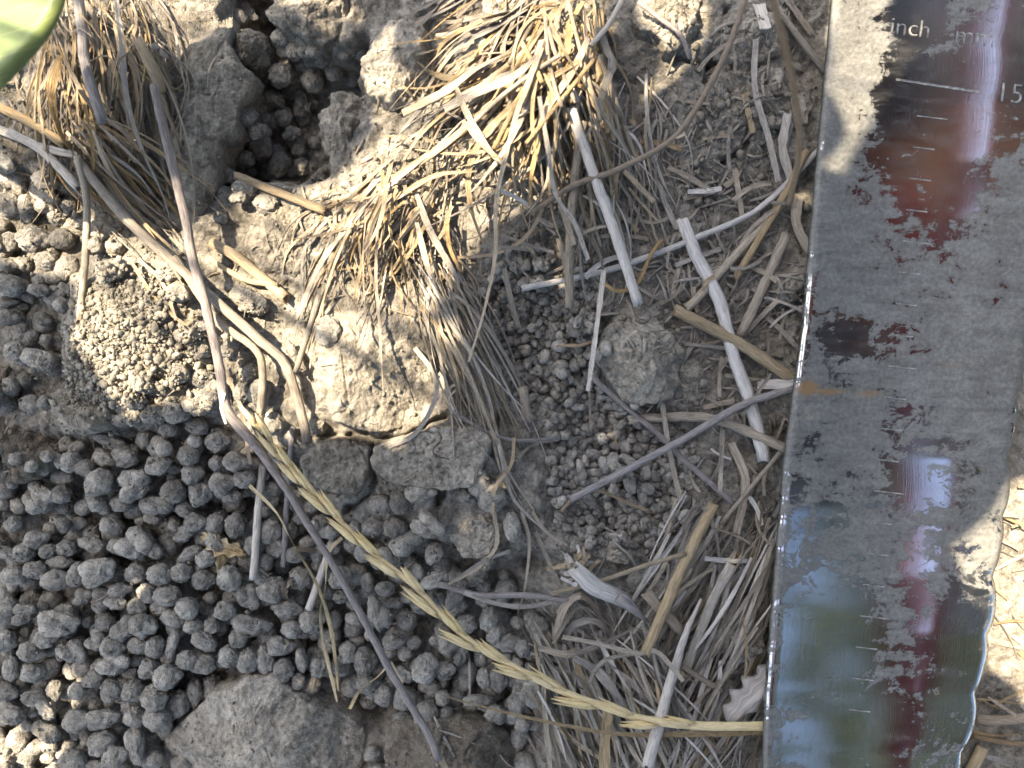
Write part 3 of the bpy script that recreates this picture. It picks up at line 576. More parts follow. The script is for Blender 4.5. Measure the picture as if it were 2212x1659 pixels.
# ---------------------------------------------------------------- straw, stems and blades
def drape(pts, r, stiff=0.5, lift=0.0, n=None, cap=None, zs=None):
    p = np.array(pts, float)[:, :2]
    L = np.linalg.norm(np.diff(p, axis=0), axis=1).sum()
    n = n or int(min(30, max(7, L / 14)))
    q = smoothpath(p, n); u, v = q[:, 0], q[:, 1]
    if zs is not None:
        z = np.interp(np.linspace(0, 1, n), np.linspace(0, 1, len(zs)), zs)
    else:
        z = np.zeros(n)
        for _ in range(4):
            g = to_g(u, v, z); z = 0.4 * z + 0.6 * hm(*g)
        k = max(1, int(n * stiff * 0.5)); m = np.array([z[max(0, i - k):i + k + 1].max() for i in range(n)])
        z = m * (0.35 + 0.65 * stiff) + z * (0.65 - 0.65 * stiff)
        w = np.exp(-np.linspace(-1.8, 1.8, 2 * k + 1) ** 2); w /= w.sum(); z = np.convolve(np.pad(z, k, mode='edge'), w, mode='valid')
        if stiff >= 0.8 and n > 3:
            t = np.linspace(-1, 1, n); ln_ = np.polyval(np.polyfit(t, z, 1), t); z = 0.12 * z + 0.88 * (ln_ + 0.35 * max(0, (z - ln_).max()))
        elif stiff > 0.6 and n > 3:                       # a rigid piece lies nearly straight
            t = np.linspace(-1, 1, n); A = np.polyfit(t, z, 1 if stiff < 0.95 else 1); z = 0.45 * z + 0.55 * (np.polyval(A, t) + 0.3 * max(0, (z - np.polyval(A, t)).max()))
        z = z + r * 0.8 + lift
        if cap is not None: z = np.minimum(z, cap)
    g0, g1 = to_g(u, v, z)
    return np.stack([g0, g1, z], -1)
def sweep(path, w, h, K=8, fold=0.0, roll=0.0, twist=0.0, wprof=None, hollow=False, rough=0.06, seed=0, splinter=0.0):
    """path in ground units; w, h half width and half thickness; returns verts, faces, uv"""
    p = np.asarray(path, float); n = len(p); r_ = np.random.default_rng(seed)
    t = np.gradient(p, axis=0); t /= np.linalg.norm(t, axis=1)[:, None] + 1e-9
    up = np.array([0, 0, 1.0]); s = np.cross(t, up); s /= np.linalg.norm(s, axis=1)[:, None] + 1e-9; nn = np.cross(s, t)
    a = roll + twist * np.linspace(0, 1, n); ca, sa = np.cos(a)[:, None], np.sin(a)[:, None]
    s, nn = s * ca + nn * sa, nn * ca - s * sa
    wp = np.ones(n) if wprof is None else np.interp(np.linspace(0, 1, n), np.linspace(0, 1, len(wprof)), wprof)
    wp = wp * (1 + rough * r_.normal(size=n)); hp = np.sqrt(np.clip(wp, 0.05, 2))
    an = np.linspace(0, 2 * np.pi, K, endpoint=False) + 0.3; cx, cy = np.cos(an), np.sin(an)
    X = cx[None] * w * wp[:, None] * (1 + 0.5 * rough * r_.normal(size=(1, K))); Y = cy[None] * h * hp[:, None] + fold * np.abs(cx)[None] * w * wp[:, None]
    c = p[:, None] + s[:, None] * X[..., None] + nn[:, None] * Y[..., None]
    if splinter:
        e = splinter * r_.uniform(0, 1, K); c[-1] += t[-1] * e[:, None]; c[0] -= t[0] * (splinter * r_.uniform(0, 1, K))[:, None]
    L = np.concatenate([[0], np.cumsum(np.linalg.norm(np.diff(p, axis=0), axis=1))]) / (max(w, 4) * 2)
    uvk = np.abs(np.linspace(-1, 1, K, endpoint=False)) if K > 6 else np.linspace(0, 1, K)
    uv = np.stack(np.broadcast_arrays(uvk[None], L[:, None]), -1)
    rows = [c]; uvs = [uv]
    if hollow:
        ie = p[-1] + (c[-1] - p[-1]) * 0.68; ib = p[-1] - t[-1] * w * 1.6 + (c[-1] - p[-1]) * 0.5
        rows += [ie[None], ib[None]]; uvs += [uv[-1:], uv[-1:] + [0, 0.6]]
    c = np.concatenate(rows); uv = np.concatenate(uvs); N = len(c)
    F = np.array([[i * K + j, i * K + (j + 1) % K, (i + 1) * K + (j + 1) % K, (i + 1) * K + j] for i in range(N - 1) for j in range(K)])
    V = c.reshape(-1, 3); UV = uv.reshape(-1, 2)
    cap0 = len(V); V = np.vstack([V, c[0].mean(0), c[-1].mean(0)]); UV = np.vstack([UV, UV[0], UV[-1]])
    caps = np.array([[cap0, (j + 1) % K, j, cap0] for j in range(K)] + [[cap0 + 1, (N - 1) * K + j, (N - 1) * K + (j + 1) % K, cap0 + 1] for j in range(K)])
    F = np.vstack([F, caps])
    return V, F, UV
def quad2mesh(name, V, F, UV, mat, parent=None, smooth=True):
    # caps are degenerate quads: write them as triangles
    tri = F[F[:, 0] == F[:, 3]][:, :3]; q = F[F[:, 0] != F[:, 3]]
    W3 = gw(V[:, 0], V[:, 1], V[:, 2]); c = W3.mean(0); W3 = W3 - c
    m = bpy.data.meshes.new(name)
    loops = np.concatenate([q.ravel(), tri.ravel()]).astype(np.int32)
    m.vertices.add(len(W3)); m.vertices.foreach_set('co', W3.astype(np.float32).ravel())
    m.loops.add(len(loops)); m.loops.foreach_set('vertex_index', loops)
    tot = np.concatenate([np.full(len(q), 4), np.full(len(tri), 3)]).astype(np.int32)
    m.polygons.add(len(tot)); m.polygons.foreach_set('loop_start', np.concatenate([[0], np.cumsum(tot)[:-1]]).astype(np.int32)); m.polygons.foreach_set('loop_total', tot)
    m.polygons.foreach_set('use_smooth', np.full(len(tot), smooth))
    l = m.uv_layers.new(name='UVMap'); l.data.foreach_set('uv', UV.astype(np.float32)[loops].ravel())
    m.update(calc_edges=True); m.materials.append(mat)
    return link(name, m, None, c, parent)
_sc = [0]
def straw(pts, r, mat, label=None, cat='straw', name='straw', kind='tube', stiff=0.8, lift=0.0, zs=None, parent=None, group=None, fold=0.25, flat=0.13, wprof=None, twist=0.0, roll=0.0, do_stamp=True, hollow=True, cap=None, n=None, rough=None, node=None):
    _sc[0] += 1; r = r * (0.8 if kind == 'tube' else 0.74)
    path = drape(pts, r * (1 if kind == 'tube' else 0.35), stiff, lift, n=n, zs=zs, cap=cap)
    if kind == 'tube':
        r_ = np.random.default_rng(_sc[0]); k = len(path)
        path[:, :2] += r_.normal(size=(k, 2)) * r * 0.04
        V, F, UV = sweep(path, r, r * 0.92, 10, wprof=wprof, hollow=hollow, rough=0.03 if rough is None else rough, seed=_sc[0], splinter=r * 0.9)
    else:
        V, F, UV = sweep(path, r, max(0.7, r * flat), 6 if r < 9 else 8, fold=fold, roll=roll, twist=twist, wprof=wprof, rough=0.07 if rough is None else rough, seed=_sc[0], splinter=r * 0.6 if wprof is None else 0)
    o = quad2mesh(name, V, F, UV, M[mat], parent, kind == 'tube')
    if label: tag(o, label, cat, group)
    if do_stamp:
        top = path[:, 2] + (r * 0.8 if kind == 'tube' else r * 0.25)
        for d in ((-0.6, 0, 0.6) if r > 5 else (0,)):
            q = np.linspace(0, len(path) - 1, len(path) * 4); i = np.arange(len(path))
            stamp(np.interp(q, i, path[:, 0]) + d * r, np.interp(q, i, path[:, 1]) + d * r, np.interp(q, i, top))
    return o, path

# --- fine litter that nobody could count
def litter(n, name, label, mat, sampler, lmin, lmax, wmin, wmax, angf, seed):
    r_ = np.random.default_rng(seed); Vs, Fs, Us = [], [], []; off = 0
    uv = sampler(n, r_)
    for u, v in uv:
        L = r_.uniform(lmin, lmax); a = angf(u, v, r_); w = r_.uniform(wmin, wmax); b = r_.normal() * 0.25
        d = np.array([math.cos(a), math.sin(a)]); e = np.array([-d[1], d[0]])
        p = np.array([[u, v] + d * L * t + e * L * b * (t * t - 0.2) for t in (-0.5, -0.2, 0.1, 0.5)])
        z = hm(p[:, 0], p[:, 1]); z = np.polyval(np.polyfit([0, 1, 2, 3], z, 1), [0, 1, 2, 3]) + w * 0.6 + r_.uniform(0, 5)
        V, F, UV = sweep(np.column_stack([p, z]), w, max(0.8, w * 0.3), 5, fold=0.2, roll=r_.normal() * 0.4, wprof=[r_.uniform(0.3, 1), 1, 0.9, r_.uniform(0.2, 0.8)], seed=int(u * 13 + v))
        Vs.append(V); Us.append(UV + [0, r_.uniform(0, 40)]); Fs.append(F + off); off += len(V)
    o = quad2mesh(name, np.vstack(Vs), np.vstack(Fs), np.vstack(Us), M[mat]); tag(o, label, 'straw litter', kind='stuff')
    return o
rnd_ang = lambda u, v, r_: r_.uniform(0, 6.28)
litter(420, 'straw_litter', 'fine broken chaff on the dark soil left of the knife', 'grey', in_blobs([(1560, 380, 110, 150, 4), (1480, 620, 110, 90, 3), (1580, 900, 80, 160, 3), (1350, 450, 100, 120, 2)]), 25, 80, 1.6, 4.5, rnd_ang, 5)
litter(150, 'straw_litter', 'fine chaff bits among the pellets at lower left', 'tan', in_blobs([(350, 1250, 260, 180, 3), (800, 1250, 200, 200, 2), (500, 700, 150, 120, 2)]), 14, 50, 1.0, 2.4, rnd_ang, 6)
litter(260, 'straw_litter', 'fine chaff under the lit straw tuft', 'tan', in_blobs([(1100, 250, 110, 130, 3), (850, 480, 110, 90, 3), (230, 200, 110, 130, 2), (260, 420, 90, 80, 1)]), 25, 80, 1.4, 4, lambda u, v, r_: 1.9 + r_.normal() * 0.8, 7)
litter(330, 'straw_litter', 'fine grey chaff under the straw mat beside the lower knife', 'grey', in_blobs([(1530, 1350, 110, 120, 4), (1400, 1560, 160, 80, 4), (1250, 1430, 80, 80, 1)]), 40, 110, 1.6, 4.5, lambda u, v, r_: (2.1 if u > 1430 else 1.0) + r_.normal() * 0.4, 8)

# --- tufts: one thing each, its blades are parts
def bend(p0, p1, b, b2=0.0, n=6):
    p0, p1 = np.array(p0, float), np.array(p1, float); d = p1 - p0; e = np.array([-d[1], d[0]]); t = np.linspace(0, 1, n)[:, None]
    return p0 + d * t + e * (b * 4 * t * (1 - t) + b2 * np.sin(6.28 * t) * 0.5)
def tuft(label, base, items, group='dry grass tufts'):
    g = seat(*base); root = empty('dry_grass_tuft', gw(g[0], g[1], g[2])); tag(root, label, 'grass tuft', group)
    for pts, w, mat, kind, lift in items:
        straw(pts, w, mat, name='stem' if kind == 'tube' else 'grass_blade', kind=kind, stiff=random.uniform(0.35, 0.7) if kind != 'tube' else 0.8, lift=lift, parent=root, wprof=None if kind == 'tube' else [0.7, 1, 0.95, 0.75, 0.25], twist=random.gauss(0, 0.8), roll=random.gauss(0, 0.5), fold=random.uniform(0.1, 0.5), hollow=False)
    return root
R = random.uniform; Gs = random.gauss
mats_lit = ['tan', 'tan', 'gold', 'gold', 'grey', 'tan']
mats_sh = ['grey', 'grey', 'grey', 'tan', 'white']
it = []
for _ in range(215):                                   # the central tuft fans down and to the left from its crown
    a = R(0, 1); x0, y0 = R(1110, 1290), R(-30, 170)
    if a < 0.42: x1, y1 = x0 - R(120, 380), y0 + R(130, 420)
    elif a < 0.8: x1, y1 = x0 + Gs(-20, 70), y0 + R(140, 420)
    else: x1, y1 = x0 + R(0, 130), y0 + R(150, 420)
    if random.random() < 0.14: an = R(0, 6.28); x0, y0 = R(960, 1280), R(60, 360); x1, y1 = x0 + 150 * math.cos(an), y0 + 150 * math.sin(an)
    it.append((bend((x0, y0), (x1, y1), Gs(0, 0.11), Gs(0, 0.07), 8), R(2.2, 6.5) if random.random() < 0.85 else R(7, 11), random.choice(mats_lit), 'flat', R(0, 18)))
for _ in range(16):
    x0, y0 = R(1120, 1300), R(0, 160); x1, y1 = x0 + Gs(-40, 90), y0 + R(80, 260)
    it.append((bend((x0, y0), (x1, y1), Gs(0, 0.02)), R(4.5, 8), random.choice(['tan', 'gold', 'tan']), 'tube', R(0, 10)))
for p, w, m in (([(870, 245), (960, 200), (1020, 155), (1082, 122)], 15, 'gold'), ([(745, 455), (830, 400), (960, 315), (1045, 240), (1120, 175)], 12, 'gold'),
                ([(640, 690), (700, 560), (800, 440), (930, 330), (1000, 260)], 8, 'tan'), ([(960, 235), (1040, 195), (1110, 165), (1165, 115)], 13, 'grey'), ([(700, 520), (760, 470), (850, 430), (940, 380), (1030, 370)], 9, 'tan'),
                ([(985, 190), (1010, 250), (1060, 330), (1090, 360)], 9, 'tan'), ([(1000, 260), (1040, 310), (1080, 345), (1120, 370)], 7, 'tan'), ([(1170, 20), (1195, 70), (1240, 150), (1262, 180)], 9, 'tan'), ([(1295, 60), (1310, 110), (1322, 140), (1300, 200), (1290, 290)], 13, 'grey')):
    it.append((p, w, m, 'flat', 22))
tuft('large sunlit straw tuft hanging down from the top centre', (1200, 90), it)
it = []
for _ in range(80):                                    # second clump below the first, drooping over the big sunlit clod
    x0, y0 = R(700, 960), R(400, 520); x1, y1 = x0 - R(-60, 140), y0 + R(80, 250)
    if x0 > 880: x1 = x0 + R(0, 110)
    it.append((bend((x0, y0), (x1, y1), Gs(0.04, 0.11), Gs(0, 0.07), 8), R(2.0, 5), random.choice(mats_lit), 'flat', R(0, 12)))
for _ in range(38):
    x0, y0 = R(780, 980), R(330, 470); x1, y1 = x0 + Gs(-60, 70), y0 + R(60, 200)
    it.append((bend((x0, y0), (x1, y1), Gs(0, 0.08)), R(3, 8), random.choice(mats_lit), 'flat', R(0, 18)))
for p, w, m in (([(790, 480), (785, 560), (792, 690), (800, 740), (826, 770)], 6, 'gold'), ([(815, 500), (812, 600), (820, 710), (828, 850)], 5, 'tan'), ([(860, 520), (880, 640), (890, 720)], 7, 'gold'), ([(720, 500), (680, 600), (645, 690), (630, 760)], 6, 'tan'),
                ([(760, 480), (720, 580), (690, 680), (668, 760)], 6, 'gold'), ([(900, 480), (925, 580), (950, 640), (985, 700)], 9, 'grey'), ([(900, 420), (930, 500), (985, 600), (990, 640)], 11, 'grey')):
    it.append((p, w, m, 'flat', 14))
tuft('sunlit straw clump drooping over the big crumbly clod', (860, 450), it)
it = []
for _ in range(125):                                    # stubble at top left
    x0, y0 = R(60, 330), R(-40, 120); x1 = x0 + Gs(50, 60); y1 = y0 + R(150, 420)
    it.append((bend((x0, y0), (x1, y1), Gs(0, 0.11), Gs(0, 0.07), 8), R(2.0, 5.6), random.choice(['tan', 'gold', 'gold', 'grey', 'tan']), 'flat', R(0, 18)))
for _ in range(55):
    x0, y0 = R(140, 240), R(250, 400); a = R(0.55, 1.0); L = R(120, 300)
    it.append((bend((x0, y0), (x0 + L * math.cos(a), y0 + L * math.sin(a)), Gs(0, 0.05)), R(2.4, 7), random.choice(['tan', 'gold', 'grey']), 'flat', R(0, 12)))
for p, w, m in (([(170, 0), (178, 70), (185, 140), (220, 260)], 13.5, 'purple'), ([(250, 0), (262, 100), (270, 200), (300, 310), (350, 420), (365, 470)], 11, 'white'), ([(300, 90), (330, 150), (345, 190)], 14, 'tan'), ([(130, 120), (110, 200), (130, 290), (165, 340)], 12, 'gold'),
                ([(140, 130), (190, 220), (260, 280), (330, 350)], 8, 'gold'), ([(330, 95), (350, 115), (365, 125)], 11, 'white')):
    it.append((p, w, m, 'flat' if w < 13 else 'tube', 20))
for p in ([(155, 10), (200, 60), (230, 100), (270, 135), (255, 128)], [(190, 135), (220, 120), (240, 125), (252, 140), (262, 125), (285, 115), (300, 150), (320, 190)], [(200, 0), (240, 40), (270, 90), (300, 140), (322, 160)], [(125, 30), (150, 70), (170, 60), (200, 80)]):
    it.append((p, 2.6, 'gold', 'flat', 40))
tuft('tangled sunlit stubble clump at the top left behind the green leaf', (200, 60), it)
it = []
for _ in range(170):                                   # grey mat beside the lower knife
    x0, y0 = R(1440, 1720), R(1060, 1560); a = 2.05 + Gs(0, 0.17); L = R(110, 330)
    it.append((bend((x0, y0), (x0 + L * math.cos(a), y0 + L * math.sin(a)), Gs(0, 0.05)), R(3, 8.5), random.choice(mats_sh), 'flat', R(0, 14)))
tuft('dense grey straw mat slanting beside the lower knife', (1560, 1300), it)
it = []
for _ in range(110):
    x0, y0 = R(1130, 1420), R(1340, 1520); a = 1.1 + Gs(0, 0.2); L = R(120, 320)
    it.append((bend((x0, y0), (x0 + L * math.cos(a), y0 + L * math.sin(a)), Gs(0, 0.05)), R(3.5, 9.5), random.choice(mats_sh), 'flat', R(0, 10)))
for p, w in (([(1200, 1373), (1220, 1313), (1254, 1288), (1287, 1318), (1317, 1370)], 13), ([(1164, 1400), (1237, 1412), (1337, 1373), (1375, 1355), (1397, 1366)], 12), ([(1215, 1390), (1240, 1350), (1290, 1345), (1320, 1400)], 12), ([(1200, 1440), (1260, 1470), (1300, 1540)], 13),
             ([(1240, 1420), (1290, 1450), (1330, 1500), (1360, 1560)], 14), ([(1194, 1390), (1230, 1330), (1262, 1310), (1300, 1340)], 8)):
    it.append((p, w, 'dry_leaf', 'flat', 26))
tuft('curled brown-grey leaf clump at the bottom right of the grass ear', (1280, 1400), it)
it = []
for _ in range(75):
    x0, y0 = R(2060, 2330), R(1040, 1760); a = 0.35 + Gs(0, 0.35); L = R(70, 220)
    it.append((bend((x0, y0), (x0 + L * math.cos(a), y0 + L * math.sin(a)), Gs(0, 0.06)), R(3, 9), random.choice(['gold', 'tan', 'tan', 'grey']), 'flat', R(0, 14)))
tuft('straw bunch showing right of the scalloped knife edge', (2200, 1250), it)
it = []
for _ in range(60):                                    # long blades running down the middle from the tuft
    x0, y0 = R(900, 1010), R(560, 680); L = R(200, 420); a = 1.15 + Gs(0, 0.12)
    it.append((bend((x0, y0), (x0 + L * math.cos(a), y0 + L * math.sin(a)), Gs(0, 0.05)), R(2.2, 4.6), random.choice(mats_sh), 'flat', R(0, 8)))
for p, w in (([(924, 620), (964, 686), (1020, 766), (1054, 853), (1074, 936), (1100, 1020), (1154, 1103)], 6), ([(971, 630), (1014, 663), (1070, 733), (1104, 793), (1130, 850)], 7), ([(950, 713), (997, 786), (1037, 866), (1060, 920), (1070, 970)], 6),
             ([(1010, 660), (1037, 726), (1064, 786), (1084, 836), (1100, 886), (1127, 930)], 6), ([(940, 640), (975, 730), (1010, 800), (1050, 900), (1075, 960), (1100, 1040), (1135, 1105)], 5), ([(1076, 960), (1095, 1040), (1118, 1090), (1190, 1160)], 5), ([(1060, 930), (1080, 1010), (1105, 1075), (1160, 1190)], 7)):
    it.append((p, w, 'grey', 'flat', 10))
tuft('sheaf of long shaded grey blades running down the middle', (960, 650), it)
it = []
for _ in range(70):
    x0, y0 = R(1190, 1420), R(150, 420); a = 1.35 + Gs(0, 0.25); L = R(90, 300)
    it.append((bend((x0, y0), (x0 + L * math.cos(a), y0 + L * math.sin(a)), Gs(0, 0.08), Gs(0, 0.04)), R(2.2, 5.5), random.choice(mats_sh), 'flat', R(0, 10)))
tuft('thin shaded blades hanging on the right side of the central tuft', (1290, 200), it)
it = []
for _ in range(26):
    x0, y0 = R(890, 1040), R(-20, 130); a = -0.45 + Gs(0, 0.25); L = R(60, 170)
    it.append((bend((x0, y0), (x0 + L * math.cos(a), y0 + L * math.sin(a)), Gs(0, 0.06)), R(4, 11), random.choice(['grey', 'dry_leaf', 'dry_leaf']), 'flat', R(0, 10)))
tuft('dark shaded leaf litter at the top between two clods', (960, 60), it)

# --- single straws lying about, each placed as in the photograph
S = []
def s_(pts, r, mat, label, **kw): S.append((pts, r, mat, label, kw))
s_([(-30, 268), (80, 318), (170, 405)], 11.5, 'white', 'bleached straw at the left edge, lower one of a pair')
s_([(-30, 218), (60, 262), (140, 312)], 12, 'tan', 'bleached straw at the left edge, upper one of a pair')
s_([(20, 285), (90, 318), (163, 336)], 11, 'white', 'white torn leaf sheath between the two left edge straws', kind='flat')
s_([(167, 340), (187, 433), (185, 553), (172, 690)], 9, 'grey', 'grey upright stalk near the left edge')
s_([(513, 380), (600, 415), (700, 455)], 11, 'tan', 'short straw sticking out of the dark hollow')
s_([(460, 525), (517, 560), (617, 642)], 14, 'tan', 'broken tan straw right of the purple stem')
s_([(455, 560), (530, 605), (600, 615)], 7, 'tan', 'thin tan straw beside the broken tan straw')
s_([(380, 560), (467, 687), (550, 753), (567, 800), (563, 890)], 10, 'tan', 'lower straw of the thick sunlit pair')
s_([(170, 350), (270, 470), (360, 553), (433, 620), (567, 740), (617, 787), (650, 887), (663, 952)], 12.5, 'tan', 'thick bent straw with frayed end crossing the sunlit soil', stiff=0.6)
s_([(280, 560), (340, 650), (400, 700), (415, 690)], 5, 'gold', 'thin golden curled blade left of the thick straw pair', kind='flat')
s_([(300, 560), (350, 610), (380, 690)], 5, 'tan', 'thin tan blade near the crumb heap', kind='flat')
s_([(540, 1000), (520, 880), (480, 790)], 6, 'gold', 'thin reddish straw beside the purple stem', kind='flat')
s_([(690, 640), (665, 720), (640, 800)], 8, 'grey', 'grey chip standing beside the big sunlit clod')
s_([(567, 1010), (557, 1110), (547, 1248)], 10, 'white', 'grey upright stick piece among the lower left pellets')
s_([(632, 925), (620, 1080), (613, 1222)], 8, 'purple', 'dark thin stick beside the grass ear top')
s_([(712, 1180), (703, 1216), (667, 1314)], 11, 'white', 'short white stick under the purple stem')
s_([(640, 1186), (690, 1190)], 6, 'brownst', 'short blackish twig bit beside the purple stem')
s_([(540, 1050), (597, 1106), (633, 1173), (677, 1246), (697, 1293), (717, 1370), (730, 1490)], 6, 'pale_gold', 'twisted golden blade hanging left of the purple stem', kind='flat', stiff=0.5, lift=12, twist=4)
s_([(737, 1163), (710, 1196), (703, 1273), (693, 1320), (700, 1393), (727, 1515)], 6, 'pale_gold', 'second twisted golden blade crossing the first', kind='flat', stiff=0.5, lift=14, twist=4)
s_([(756, 1530), (777, 1490), (814, 1463), (834, 1440)], 6, 'pale_gold', 'short golden blade tip at the dark hole', kind='flat', lift=10, twist=2)
s_([(845, 1430), (862, 1460), (870, 1475)], 4, 'gold', 'tiny golden blade tip under the purple stem end', kind='flat')
s_([(951, 1263), (1037, 1286), (1137, 1286), (1237, 1298)], 8, 'purple', 'thin grey-purple stem lying level above the curled leaves')
s_([(1004, 1280), (1070, 1303), (1137, 1310), (1194, 1299)], 7, 'white', 'white blade just below the level purple stem', kind='flat')
s_([(1067, 1106), (1074, 1173), (1037, 1223), (971, 1261)], 6, 'grey', 'curved grey blade reaching the grass ear', kind='flat', twist=1)
s_([(1100, 1190), (1040, 1215), (971, 1262)], 5, 'grey', 'thin blade joining the curved grey blade', kind='flat')
s_([(1127, 1106), (1144, 1173), (1134, 1273), (1120, 1333), (1150, 1396)], 6, 'grey', 'long thin grey blade hanging down to the curled leaves', kind='flat', twist=2)
s_([(1157, 1150), (1187, 1216), (1214, 1273)], 6, 'grey', 'short blade pointing at the frayed stub', kind='flat')
s_([(1150, 1106), (1180, 1149), (1224, 1178)], 5, 'tan', 'small blade under the small pellet patch', kind='flat')
s_([(1110, 946), (1104, 1003), (1070, 1053), (1063, 1110)], 5, 'tan', 'curved tan blade right of the wide cracked plate', kind='flat')
s_([(897, 753), (940, 813), (937, 870), (897, 936), (840, 965)], 7, 'grey', 'curved grey blade hugging the shaded side of the big clod', kind='flat', stiff=0.7, lift=6)
s_([(970, 880), (1020, 916), (1104, 950), (1204, 946)], 5, 'purple', 'thin dark rootlet crossing the cracked plates', stiff=0.5)
s_([(1120, 990), (1150, 960), (1204, 950)], 5, 'tan', 'short tan blade joining the dark rootlet', kind='flat')
s_([(940, 700), (1000, 740), (1020, 790)], 3, 'grey', 'thin root hair on the shaded side of the big clod', kind='flat')
s_([(985, 830), (955, 850), (948, 895)], 3.5, 'white', 'pale hooked rootlet below the big clod', kind='flat')
s_([(990, 838), (970, 860), (980, 885)], 3, 'white', 'pale short rootlet below the big clod', kind='flat')
s_([(1170, 105), (1120, 233), (1090, 350), (1072, 440), (1070, 553), (1047, 670), (1014, 780)], 7, 'grey', 'long blade drooping from the tuft crown down the middle', kind='flat', lift=25, stiff=0.6, twist=1)
s_([(1165, 210), (1185, 330), (1200, 420), (1240, 480), (1270, 560)], 6, 'grey', 'dark blade hanging right of the tuft', kind='flat', lift=14)
s_([(1087, 573), (1107, 663), (1120, 705)], 8, 'grey', 'short grey blade standing among the curly crumbs', kind='flat')
s_([(1130, 840), (1137, 890), (1148, 905)], 13, 'dry_leaf', 'grey hollow reed piece at the small pellet patch')
s_([(1257, 270), (1237, 433), (1230, 553), (1230, 660)], 12, 'grey', 'upright grey straw left of the long white straw')
s_([(1234, 240), (1284, 380), (1344, 550), (1378, 655)], 13, 'white', 'long white straw pointing at the pitted dark clod')
s_([(1130, 623), (1304, 586), (1404, 553), (1500, 515), (1640, 450), (1775, 318)], 8, 'white', 'long thin white straw running up to the knife', stiff=0.7)
s_([(1304, 586), (1287, 720), (1270, 842)], 7, 'white', 'upright white splinter touching the pitted dark clod', kind='flat', lift=18)
s_([(1272, 830), (1276, 930)], 3.5, 'grey', 'thin bristle below the white splinter', kind='flat')
s_([(1475, 480), (1505, 553), (1555, 653), (1585, 770), (1621, 870), (1651, 990)], 17, 'white', 'thick pale straw with a node crossing down to the knife')
s_([(1462, 672), (1590, 738), (1722, 825)], 16, 'tan', 'pale brown split straw ending at the knife, crossing the thick one', lift=10)
s_([(1697, 512), (1650, 618), (1601, 722)], 14, 'tan', 'yellowish straw slanting down from the knife')
s_([(1700, 430), (1588, 553), (1485, 668)], 12, 'grey', 'grey flattened straw under the yellowish one')
s_([(1740, 330), (1690, 430), (1590, 600)], 10, 'tan', 'tan straw parallel to the grey flattened one')
s_([(1722, 838), (1608, 873), (1475, 950), (1320, 1033), (1235, 1078)], 10, 'purple', 'long grey-purple stem running from the knife to the small pellets', lift=8)
s_([(1365, 907), (1475, 900), (1558, 910), (1700, 970)], 13, 'grey', 'grey straw with split end below the pitted dark clod')
s_([(1277, 813), (1354, 880), (1437, 950), (1475, 990), (1585, 1088)], 8, 'purple', 'dark stem passing below the pitted dark clod')
s_([(1430, 870), (1447, 980), (1470, 1080)], 8, 'grey', 'upright grey straw in the shade beside the small pellets', kind='flat')
s_([(1720, 830), (1640, 830)], 14, 'white', 'short broad pale chip against the knife edge', kind='flat')
s_([(1560, 930), (1555, 1060)], 7, 'grey', 'narrow pale upright chip left of the knife', kind='flat')
s_([(1580, 960), (1610, 1040), (1590, 1150)], 12, 'tan', 'broad bent chip left of the knife', kind='flat')
s_([(1700, 960), (1600, 1080), (1560, 1130)], 6, 'tan', 'thin tan stalk leaning on the knife')
s_([(1540, 1095), (1483, 1207), (1396, 1408)], 14, 'tan', 'stout pale cut straw above the curled leaf clump', lift=8, stiff=0.95)
s_([(1400, 1285), (1473, 1365)], 15, 'tan', 'brownish tube passing under the stout pale straw')
s_([(1513, 1298), (1483, 1365), (1458, 1440), (1430, 1540), (1400, 1650)], 13, 'white', 'bluish white splintered straw running to the bottom edge', lift=16, wprof=[0.25, 0.7, 1, 1.2, 1.2])
s_([(1578, 1222), (1542, 1290), (1508, 1374), (1483, 1440)], 13, 'grey', 'broad weathered straw with split tip on the grey mat', lift=12, kind='flat', flat=0.5)
s_([(1314, 1536), (1306, 1600), (1304, 1680)], 16, 'tan', 'flat upright straw strip at the bottom edge', kind='flat', lift=14)
s_([(1194, 1282), (1304, 1253), (1400, 1220), (1480, 1196)], 6, 'tan', 'thin olive straw above the frayed stub', lift=20)
s_([(1217, 1376), (1290, 1390), (1380, 1412), (1420, 1408), (1475, 1470)], 7, 'grey', 'wavy grey blade over the curled leaf clump', kind='flat', lift=20)
s_([(1260, 1500), (1300, 1430), (1380, 1410)], 6, 'grey', 'arched grey blade below the wavy one', kind='flat', lift=16)
s_([(1475, 1440), (1530, 1475), (1560, 1490)], 7, 'brownst', 'brown hooked stalk on the grey mat', lift=18)
s_([(1214, 1103), (1254, 1063), (1304, 1063), (1354, 1086), (1407, 1106)], 5, 'gold', 'golden arched stem over the small pellets', lift=14)
s_([(1310, 616), (1337, 630), (1378, 612), (1404, 553), (1430, 520)], 5, 'gold', 'golden looping tendril by the white straw', lift=12)
s_([(1207, 746), (1254, 746), (1290, 733)], 4.5, 'gold', 'short golden curl left of the pitted dark clod', lift=8)
s_([(1580, 730), (1540, 740), (1500, 760)], 5, 'grey', 'thin grey blade beside the thick pale straw', kind='flat')
s_([(1640, 15), (1652, 60)], 16, 'white', 'broad pale chip at the top edge right of centre', kind='flat')
s_([(1680, 20), (1740, 100), (1790, 160)], 9, 'grey', 'dark shaded straw diving under the knife top')
s_([(1700, 0), (1750, 70)], 11, 'dry_leaf', 'shaded leaf strip at the top edge beside the knife', kind='flat')
s_([(1607, 205), (1625, 285)], 9, 'tan', 'small tan chip left of the knife top', kind='flat')
s_([(1700, 250), (1690, 320), (1706, 380)], 13, 'white', 'broad bleached chip upright left of the knife', kind='flat', lift=6)
s_([(1632, 85), (1630, 190), (1660, 300), (1680, 390)], 9, 'grey', 'long grey blade upright left of the knife', kind='flat')
